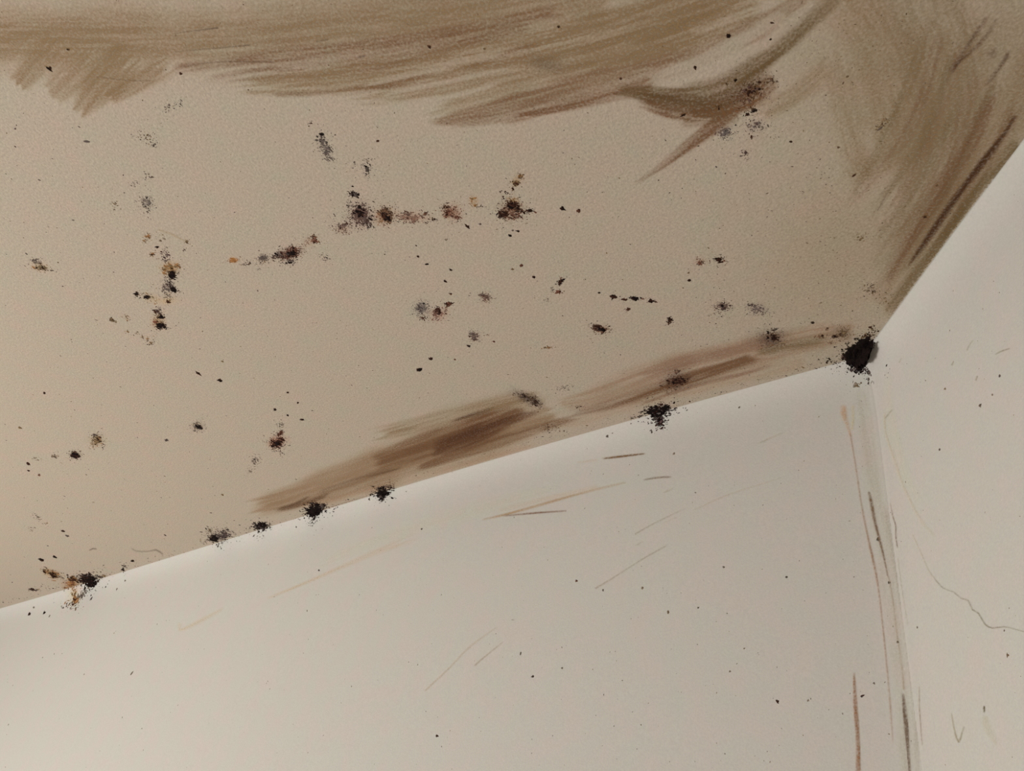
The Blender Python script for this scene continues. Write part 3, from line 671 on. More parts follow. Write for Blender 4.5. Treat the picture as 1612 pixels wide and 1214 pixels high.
mould('mould_colony', 'black brown mould colony at the right end of the long row', [
    (806, 324, 7, 5, 20, 130, 1.8, 'KNN'), (815, 330, 5, 4, 0, 50, 1.6, 'NK'), (793, 338, 6, 4, -25, 80, 1.6, 'NKN'), (804, 332, 11, 9, 0, 130, 1.2, 'RNV'), (812, 340, 8, 5, 0, 50, 1.1, 'RVN'), (786, 335, 5, 4, 0, 20, 1.1, 'N'), (808, 315, 8, 3, 0, 24, 1.0, 'TO')], halo=[((120, 88, 66), 804, 331, 17, 13, 0, .55), ((150, 118, 80), 808, 315, 8, 5, 0, .35)], group=D_)
mould('mould_colony', 'short row of dark specks pointing right from the end colony', [(833, 332, 4, 1.8, 0, 22, 1.6, 'NK'), (826, 334, 3, 1.5, 0, 8, 1.3, 'N'), (841, 333, 4, 1.2, 0, 6, 1.0, 'NR')], group=D_)
mould('mould_colony', 'ochre speckled mould colony above the end colony of the long row', [(812, 288, 4, 4, -30, 40, 1.4, 'NKT'), (820, 279, 4, 4, -30, 24, 1.1, 'TON'), (807, 297, 3, 4, 0, 14, 1.1, 'NT'), (798, 303, 3, 2, 0, 6, 1.1, 'NK'), (792, 312, 2, 2, 0, 3, 1.2, 'N'), (785, 301, 4, 2, 0, 5, .9, 'N')], halo=[((146, 116, 76), 814, 285, 9, 7, -40, .4)], group=D_)
mould('mould_colony', 'dense reddish black mould colony at the left part of the long row', [
    (458, 399, 8, 4, -18, 170, 1.7, 'NKK'), (443, 402, 7, 4, 0, 70, 1.6, 'KGN'), (462, 395, 8, 6, -20, 100, 1.1, 'RNR'), (455, 401, 16, 8, -14, 110, .95, 'GNR'), (456, 411, 6, 5, 0, 44, 1.1, 'GK')], halo=[((116, 82, 66), 456, 399, 18, 8, -16, .55)], group=D_)
mould('mould_colony', 'grey speckled mould patch left of the dense reddish black colony', [(414, 406, 5, 3, -10, 50, 1.4, 'GKG'), (414, 409, 10, 6, 0, 50, .9, 'GLT'), (430, 404, 6, 3, 0, 20, 1.0, 'GN')], halo=[((130, 114, 100), 415, 406, 9, 6, 0, .3)], group=D_)
mould('mould_colony', 'small orange mould spot at the left tip of the long row', [(367, 410, 4, 2.6, 0, 40, 1.4, 'OO'), (375, 409, 8, 1.2, 3, 8, .8, 'O'), (358, 411, 5, 1.2, 0, 6, .8, 'O')], halo=[((170, 110, 50), 367, 410, 6, 4, 0, .5)], group=D_)
mould('mould_colony', 'faint olive specks beside the small orange spot', [(386, 416, 7, 4, 0, 26, .9, 'TLG'), (392, 415, 2, 2, 0, 5, 1.2, 'TG'), (409, 423, 4, 2, 0, 5, 1.0, 'NG')], group=D_)
mould('mould_colony', 'thin reddish mould fleck between the dense colony and the speckled patch', [(495, 378, 3, 4, -20, 34, 1.5, 'NRR'), (494, 372, 2, 3, -20, 12, 1.1, 'NT'), (484, 379, 7, 5, -30, 26, .9, 'RL'), (503, 381, 6, 1.2, 0, 8, .9, 'RT')], halo=[((150, 116, 94), 488, 380, 12, 8, -25, .3)], group=D_)
mould('mould_colony', 'loose speckled mould patch just left of the largest round colony', [(538, 357, 6, 4, 0, 44, 1.3, 'NGV'), (544, 353, 3, 3, 0, 12, 1.5, 'GN'), (538, 364, 8, 4, 0, 36, 1.0, 'RNL'), (532, 350, 12, 8, 0, 20, .9, 'GN')], halo=[((142, 112, 94), 540, 361, 12, 8, 0, .35)], group=D_)
mould('mould_colony', 'faint grey speckle patch below the dense reddish black colony', [(512, 407, 7, 6, 0, 26, .9, 'LG')], group=D_)

# ---- grey speckled patches high on the ceiling
F_ = 'grey speckled mould patches on the ceiling'
mould('speckled_mould', 'elongated dark grey speckled mould patch above the long row', [(507, 222, 5, 8, -20, 60, 1.3, 'GKG'), (514, 238, 6, 9, -25, 80, 1.25, 'GKG'), (507, 212, 2, 2, 0, 8, 1.5, 'K'), (518, 250, 8, 5, 0, 24, 1.0, 'G'), (488, 195, 4, 3, -30, 6, 1.0, 'GN')], halo=[((130, 116, 104), 510, 230, 9, 20, -20, .3)], group=F_)
mould('speckled_mould', 'sparse grey speckled patch right of the elongated dark grey one', [(576, 260, 8, 9, 0, 44, 1.05, 'GGL'), (578, 264, 3, 5, 0, 16, 1.3, 'GK'), (557, 260, 4, 5, 0, 8, .95, 'G'), (577, 275, 3, 5, 0, 8, .9, 'G')], group=F_)
mould('speckled_mould', 'faint grey speckled patch left, under the smear', [(232, 217, 12, 7, 20, 44, .95, 'GLT'), (243, 228, 4, 3, 0, 10, 1.0, 'G')], group=F_)
mould('speckled_mould', 'sparse grey specks touching the lower edge of the upper left smear', [(268, 165, 12, 8, 0, 22, .85, 'LG'), (263, 173, 3, 4, 0, 10, 1.0, 'GL'), (285, 160, 3, 5, 0, 6, .9, 'G')], group=F_)
mould('speckled_mould', 'small dense grey speckled patch above the rusty mould column', [(231, 319, 6, 6, 0, 60, 1.25, 'GKL'), (233, 332, 4, 6, 0, 14, 1.0, 'GN'), (225, 318, 10, 10, 0, 24, .9, 'GL')], halo=[((128, 118, 106), 231, 319, 8, 8, 0, .35)], group=F_)
mould('speckled_mould', 'scattered faint specks between two grey patches on the left', [(213, 290, 5, 6, -30, 12, .95, 'NG'), (232, 276, 7, 6, 0, 14, 1.0, 'GL'), (240, 279, 2, 2, 0, 4, 1.1, 'G')], group=F_)
mould('speckled_mould', 'very faint olive speck patch left of the small grey patch', [(181, 323, 4, 5, 0, 20, .9, 'TL')], group=F_)
mould('speckled_mould', 'dark purplish speckled mould cluster inside the curved brush swipe', [(1184, 142, 10, 8, -30, 100, 1.5, 'NKV'), (1172, 152, 16, 10, -30, 90, 1.2, 'NKV'), (1188, 172, 4, 3, 0, 12, 1.7, 'K'), (1175, 181, 5, 2, -20, 16, 1.4, 'KN'), (1157, 127, 2, 2, 0, 4, 1.6, 'K'), (1144, 132, 2, 2, 0, 4, 1.5, 'KN'), (1131, 167, 3, 4, 0, 12, 1.5, 'NK'), (1215, 126, 4, 4, -30, 20, 1.3, 'NG'), (1178, 150, 28, 24, -20, 60, .95, 'NKG'), (1190, 136, 12, 10, 0, 30, 1.2, 'VN')], group=F_)
mould('speckled_mould', 'bluish grey speckled patch under the curved swipe, left of two', [(1141, 208, 7, 5, -20, 60, 1.3, 'GVK'), (1141, 208, 14, 9, 0, 40, .95, 'GVL')], halo=[((128, 116, 108), 1141, 208, 12, 8, 0, .3)], group=F_)
mould('speckled_mould', 'bluish grey speckled patch under the curved swipe, right of two', [(1189, 198, 9, 7, 0, 50, 1.2, 'GLV'), (1189, 200, 16, 11, 0, 40, .9, 'GLN'), (1181, 217, 2, 2, 0, 4, 1.2, 'N')], halo=[((136, 124, 114), 1189, 199, 14, 9, 0, .3)], group=F_)
mould('speckled_mould', 'faint mauve speck patch below the bluish grey patches', [(1173, 243, 7, 7, 0, 36, .8, 'LV')], group=F_)
mould('speckled_mould', 'dark speck line at the lower left end of the scrubbing fan', [(1388, 197, 10, 4, -40, 26, 1.1, 'NTG'), (1396, 190, 6, 4, -40, 8, 1.0, 'T')], group=F_)
mould('speckled_mould', 'olive grey speck patch on the fan near the lower right ceiling edge', [(1370, 455, 8, 7, 0, 50, 1.1, 'NTL'), (1375, 459, 3, 3, 0, 12, 1.2, 'NT'), (1356, 372, 10, 7, 0, 26, 1.0, 'TL'), (1392, 470, 10, 10, 0, 26, 1.0, 'TL')], group=F_)

# ---- rusty column at left
C_ = 'black and rust mould colonies at the left of the ceiling'
mould('mould_colony', 'tall black, grey and orange mould column at the left', None, halo=[((146, 110, 64), 268, 422, 13, 10, 0, .45), ((146, 128, 112), 264, 452, 12, 10, 0, .35), ((166, 140, 96), 262, 474, 20, 6, 0, .3)], group=C_, parts={
    'black_core': [(270, 433, 3.4, 3.8, -30, 80, 1.8, 'K'), (270, 433, 6, 6, 0, 40, 1.1, 'KN'), (273, 455, 5, 2.6, 42, 70, 1.6, 'K'), (268, 451, 5, 3, 30, 40, 1.3, 'KN')],
    'grey_fuzz': [(262, 406, 7, 9, 0, 40, 1.0, 'GV'), (262, 453, 6, 7, 0, 80, 1.1, 'GVG'), (264, 443, 5, 3, 0, 20, 1.0, 'GK'), (247, 389, 2, 2, 0, 5, 1.3, 'NK'), (257, 397, 4, 5, 0, 10, 1.0, 'NV'), (286, 430, 8, 12, 0, 16, .8, 'LG')],
    'rust_patch': [(266, 421, 7, 3.6, 0, 60, 1.3, 'OOT'), (259, 428, 3, 5, 0, 24, 1.1, 'OT'), (278, 419, 4, 3, 0, 20, 1.1, 'OT'), (265, 474, 3, 2, 0, 16, 1.3, 'NT'), (264, 466, 6, 5, 0, 26, .9, 'OL')]})
mould('mould_colony', 'pair of black mould blots below the tall column', [
    (252, 499, 3, 2.6, 0, 50, 1.6, 'K'), (253, 512, 4, 3.4, 10, 90, 1.7, 'K'), (254, 513, 8, 5, 10, 60, 1.0, 'KG'), (248, 490, 6, 5, 20, 50, 1.0, 'GVN'), (246, 506, 4, 5, 0, 26, 1.1, 'OR'), (254, 514, 16, 5, 10, 14, .7, 'LG')], halo=[((154, 120, 84), 249, 504, 10, 12, 0, .4)], group=C_)
mould('mould_colony', 'black mould dot with ochre tail left of the tall column', [(232, 468, 3, 2.2, 0, 44, 1.6, 'K'), (238, 468, 6, 1.6, 3, 16, .9, 'GT'), (226, 462, 8, 2, 5, 10, .8, 'OT'), (244, 475, 4, 5, 20, 14, .9, 'TO')], halo=[((160, 138, 96), 238, 470, 14, 6, 10, .25)], group=C_)
mould('mould_colony', 'tiny dark mould dot left of the dot with an ochre tail', [(215, 463, 2, 2.4, 10, 20, 1.5, 'KN'), (219, 464, 3, 1.4, 0, 8, .9, 'TN'), (216, 456, 2, 3, 0, 4, .8, 'G')], group=C_)
mould('mould_colony', 'ochre speck pair above the tall column', [(233, 372, 4, 5, 10, 26, 1.0, 'TO'), (228, 379, 2.4, 2, 0, 12, 1.2, 'OT'), (240, 400, 3, 2, -20, 14, 1.3, 'TNO'), (253, 375, 6, 6, 0, 12, .8, 'LT'), (294, 381, 3, 1.6, 0, 10, 1.3, 'TN'), (290, 393, 2, 2, 0, 4, .9, 'N')], group=C_)
mould('mould_colony', 'small dark speck with ochre flecks at its right, left of the blots', [(177, 503, 2.4, 2, 20, 16, 1.5, 'NT'), (181, 507, 2, 1.6, 0, 6, .9, 'T'), (198, 499, 7, 3, 10, 18, .9, 'TO'), (202, 503, 2, 1.2, 0, 5, 1.0, 'T')], group=C_)
mould('mould_colony', 'faint ochre flecks below the black blots', [(236, 540, 5, 3, 20, 22, 1.1, 'TN'), (232, 534, 4, 4, 0, 12, .9, 'OT'), (200, 522, 3, 1.4, 0, 8, 1.1, 'TO'), (213, 525, 3, 1.4, 0, 7, 1.0, 'TN'), (224, 530, 3, 2, 0, 6, .9, 'T')], group=C_)
mould('mould_colony', 'ochre and black mould dash near the left edge of the ceiling', [(66, 422, 6, 1.8, 8, 46, 1.5, 'KNT'), (57, 422, 5, 1.8, 0, 20, 1.1, 'OT'), (55, 411, 6, 4, 20, 34, 1.0, 'GL'), (62, 414, 3, 4, 20, 18, 1.1, 'GN'), (78, 425, 7, 1.6, 14, 12, .9, 'LN')], halo=[((150, 128, 92), 62, 420, 12, 6, 10, .35)], group=C_)

# ---- middle of the ceiling
M_ = 'mould colonies in the middle of the ceiling'
mould('mould_colony', 'fuzzy grey mould colony in the middle of the ceiling', [(664, 486, 6, 6, 0, 130, 1.25, 'GGK'), (664, 486, 10, 9, 0, 70, .95, 'GLN'), (666, 500, 6, 3, 0, 22, 1.0, 'RN')], halo=[((124, 112, 102), 664, 486, 11, 10, 0, .5)], group=M_)
mould('mould_colony', 'reddish brown mould colony touching the fuzzy grey one', [(688, 491, 3.4, 4.6, 15, 80, 1.6, 'NNK'), (692, 494, 7, 6, 0, 50, 1.0, 'RN'), (686, 502, 14, 4, 0, 30, .8, 'R')], halo=[((150, 112, 94), 690, 495, 14, 9, 0, .4)], group=M_)
mould('mould_colony', 'small brown curl of mould above the reddish brown colony', [(705, 479, 4, 2, -5, 34, 1.4, 'NNR'), (712, 478, 4, 1, 0, 8, 1.0, 'N'), (703, 486, 3, 4, 0, 14, 1.0, 'RN')], group=M_)
mould('mould_colony', 'star shaped dark mould blot right of the fuzzy grey colony', [(765, 468, 4, 3, 20, 56, 1.5, 'NKN'), (758, 465, 5, 1.6, 20, 18, 1.1, 'NG'), (764, 470, 8, 7, 0, 36, .85, 'RNL'), (773, 470, 8, 2, 5, 8, .8, 'LN')], halo=[((142, 112, 96), 765, 470, 9, 8, 0, .35)], group=M_)
mould('mould_colony', 'smoky brown mould blot below the star shaped one', [(747, 530, 4, 4, 35, 60, 1.4, 'NGN'), (743, 525, 3, 4, 0, 18, 1.0, 'G'), (747, 531, 8, 7, 0, 26, .8, 'LR'), (766, 528, 8, 1.2, -3, 6, .8, 'R')], halo=[((130, 108, 94), 747, 531, 8, 8, 0, .4)], group=M_)
mould('mould_colony', 'oblong dark brown mould blot between the middle and the right', [(943, 517, 6, 3, 8, 110, 1.9, 'KKN'), (946, 519, 9, 4, 5, 46, 1.1, 'NR'), (958, 518, 7, 2, 5, 14, .8, 'RT'), (938, 524, 5, 3, 0, 8, .8, 'R')], halo=[((130, 96, 74), 945, 518, 13, 6, 5, .45)], group=M_)
mould('mould_colony', 'row of brown dots right of centre, like a dashed line', None, group=M_, parts={
    'dot': [(966, 467, 2.2, 2, 0, 24, 1.5, 'NK'), (983, 472, 3, 1.4, 10, 20, 1.3, 'NR'),
    (999, 470, 5, 1.8, 5, 60, 1.6, 'NK'), (1025, 474, 3, 1.6, 5, 34, 1.5, 'NK'), (1014, 471, 2, 1, 0, 6, 1.0, 'R'), (1034, 475, 4, 1, 0, 5, .8, 'R'),
    (989, 487, 2.2, 1.6, 0, 18, 1.4, 'NR')]})
mould('mould_colony', 'small dark mould blot with specks below, right of the row of dots', [(1055, 503, 3, 2.6, 20, 40, 1.4, 'NK'), (1053, 509, 5, 4, 0, 14, .9, 'RN')], group=M_)
mould('mould_colony', 'pale reddish speck pair with a dark tip right of centre', [(882, 444, 3.4, 2, -40, 34, 1.4, 'NK'), (880, 460, 4, 1.8, -10, 22, 1.2, 'RN'), (870, 456, 3, 4, 0, 16, .9, 'GL'), (863, 473, 3, 3, 0, 12, .8, 'LT'), (883, 438, 3, 2, 0, 6, .8, 'R')], group=M_)
mould('mould_colony', 'faint ochre dash on the ceiling above the light smear', [(862, 547, 6, 1.4, 0, 28, 1.1, 'OT')], group=M_)
mould('mould_colony', 'purplish black mould blot above the light smear, left of two', [(1138, 482, 5, 2.8, 5, 60, 1.6, 'NKV'), (1138, 482, 11, 6, 0, 60, .95, 'NVG'), (1132, 492, 10, 6, 0, 20, .9, 'RN')], halo=[((132, 110, 96), 1138, 483, 12, 7, 0, .35)], group=M_)
mould('mould_colony', 'diffuse mauve grey mould patch above the light smear, right of two', [(1194, 487, 9, 5, 15, 70, 1.1, 'GVV'), (1183, 480, 4, 2, 0, 20, 1.2, 'NV'), (1190, 486, 18, 9, 0, 50, .85, 'GVL')], halo=[((128, 112, 104), 1192, 486, 16, 8, 10, .35)], group=M_)
mould('mould_colony', 'dark sooty mould patch within the light smear near the corner', [(1218, 531, 6, 4, -5, 90, 1.7, 'KNN'), (1214, 534, 13, 9, 0, 150, 1.15, 'KNG'), (1210, 541, 12, 5, -15, 50, 1.2, 'NR'), (1216, 528, 20, 13, 0, 60, .85, 'GNL')], group=M_)
mould('mould_colony', 'dark brown mould patch in the light smear above the hanging tuft', [(1066, 600, 9, 6, 10, 120, 1.7, 'NKN'), (1062, 603, 14, 9, -15, 140, 1.2, 'NKR'), (1067, 584, 3, 2, 0, 14, 1.5, 'K'), (1078, 598, 8, 3, -15, 40, 1.4, 'NK'), (1064, 600, 22, 13, -15, 50, .9, 'NG')], group=M_)
mould('mould_colony', 'smoky black mould veil at the upper rim of the dark smear', [(829, 626, 12, 4, 22, 130, 1.15, 'KGN'), (843, 633, 8, 4, 30, 70, 1.2, 'KNG'), (832, 628, 20, 7, 22, 60, .85, 'GN')], group=M_)
mould('mould_colony', 'faint grey speckle at the right foot of the dark smear', [(862, 674, 8, 6, -20, 60, 1.0, 'GNL'), (880, 672, 14, 7, 0, 30, .8, 'RL'), (910, 640, 8, 3, 0, 16, .9, 'GN'), (888, 611, 10, 4, -15, 44, .8, 'GL')], group=M_)
mould('mould_colony', 'olive brown mould marks on the ceiling just left of the corner clump', [(1318, 529, 9, 1.8, -4, 50, 1.4, 'NTK'), (1328, 524, 5, 5, 0, 60, 1.2, 'TN'), (1291, 530, 5, 2.4, -10, 26, 1.4, 'NR'), (1307, 540, 5, 2, 0, 14, 1.1, 'NT'), (1302, 518, 3, 2, -30, 8, 1.2, 'NT'), (1262, 543, 3, 2, 0, 6, 1.1, 'NT'), (1335, 520, 12, 8, 0, 30, .9, 'TL')], group=M_)
mould('mould_colony', 'dark red brown mould blot with a ring, upper right of the dotted row', [(1132, 409, 4, 2.6, 5, 50, 1.7, 'NKN'), (1139, 411, 5, 2, 0, 8, .9, 'R')], group=M_)
mould('mould_colony', 'pale red brown mould smudge left of the blot with a ring', [(1102, 413, 3.6, 3, -20, 34, 1.25, 'RNN'), (1115, 411, 5, 1.2, 0, 8, .8, 'R'), (1098, 407, 3, 2, 0, 6, .9, 'R')], halo=[((150, 114, 92), 1102, 412, 8, 6, 0, .3)], group=M_)

# ---- lower left of the ceiling
L_ = 'mould colonies at the lower left of the ceiling'
mould('mould_colony', 'dark red and black mould colony with a small cap above it, lower left', None, halo=[((140, 88, 64), 436, 696, 13, 10, -5, .5)], group=L_, parts={
    'blot': [(436, 698, 6, 5, -5, 140, 1.7, 'NKK'), (435, 699, 9, 8, 0, 90, 1.1, 'NRG'), (443, 692, 4, 3, 0, 30, 1.4, 'KN')],
    'cap': [(441, 682, 3.6, 2.8, -30, 50, 1.4, 'NR'), (442, 668, 4, 4, 0, 24, .95, 'GL')]})
mould('mould_colony', 'solitary round black mould blot left of the dark red one', [(313, 672, 4, 2.8, 5, 60, 1.6, 'KKG'), (312, 671, 8, 6, 0, 60, .95, 'GTL')], halo=[((126, 112, 96), 312, 671, 9, 7, 0, .4)], group=L_)
mould('mould_colony', 'spidery ochre black mould blot at the lower left', [(153, 692, 4, 4, 20, 50, 1.5, 'KNT'), (152, 693, 8, 7, 0, 60, 1.1, 'TNO'), (146, 702, 4, 5, 20, 16, 1.0, 'TO'), (162, 702, 2, 4, 0, 10, 1.0, 'GN'), (151, 685, 7, 3, 0, 16, .9, 'GN')], halo=[((140, 118, 84), 152, 694, 11, 9, 0, .4)], group=L_)
mould('mould_colony', 'black mould blot left of the spidery ochre one', [(118, 716, 4.6, 3.2, 15, 80, 1.7, 'KNK'), (119, 717, 8, 5, 10, 50, 1.0, 'NTG')], halo=[((126, 106, 84), 118, 716, 9, 6, 10, .4)], group=L_)
mould('mould_colony', 'small smudged mould fleck left of the black blot', [(86, 719, 4, 2, 5, 24, 1.2, 'NTL'), (60, 722, 10, 3, 5, 12, .8, 'LT')], group=L_)
mould('mould_colony', 'faint grey mould smudge above the left end of the dark smear', [(402, 725, 5, 4, 0, 40, 1.1, 'GLG'), (395, 741, 6, 4, 0, 20, .85, 'L'), (402, 727, 10, 8, 0, 14, .8, 'L')], group=L_)
mould('mould_colony', 'short rusty brown mould dash above the clump at far left', [(84, 904, 6, 2.6, 24, 70, 1.7, 'NKO'), (74, 899, 6, 3, 24, 50, 1.3, 'OTN'), (96, 909, 5, 1.4, 24, 12, .9, 'NG'), (84, 911, 8, 3, 10, 14, .9, 'OT')], halo=[((150, 118, 74), 80, 903, 14, 7, 20, .45)], group=L_)
mould('mould_colony', 'thin dark fleck just above the ceiling line at far left', [(50, 928, 3, 1.6, 10, 20, 1.4, 'KN'), (58, 929, 4, 1.2, 5, 12, 1.1, 'NG'), (70, 923, 8, 2, 0, 14, .8, 'LG')], group=L_)
mould('mould_colony', 'grey mould scribble at the far left above two oval spots', [(58, 815, 8, 3, 45, 24, .9, 'LG'), (50, 833, 6, 5, 0, 18, .8, 'L'), (70, 826, 6, 3, 30, 10, .9, 'LT')], group=L_)
mould('mould_colony', 'pair of dark dots close above the ceiling line, right of the far left clump', [(194, 898, 2.4, 1.8, 20, 18, 1.3, 'KN'), (197, 891, 3, 3, 0, 12, 1.0, 'GN'), (162, 892, 2, 2, 0, 6, 1.0, 'GN'), (170, 897, 4, 2, 40, 6, .8, 'L')], group=L_)

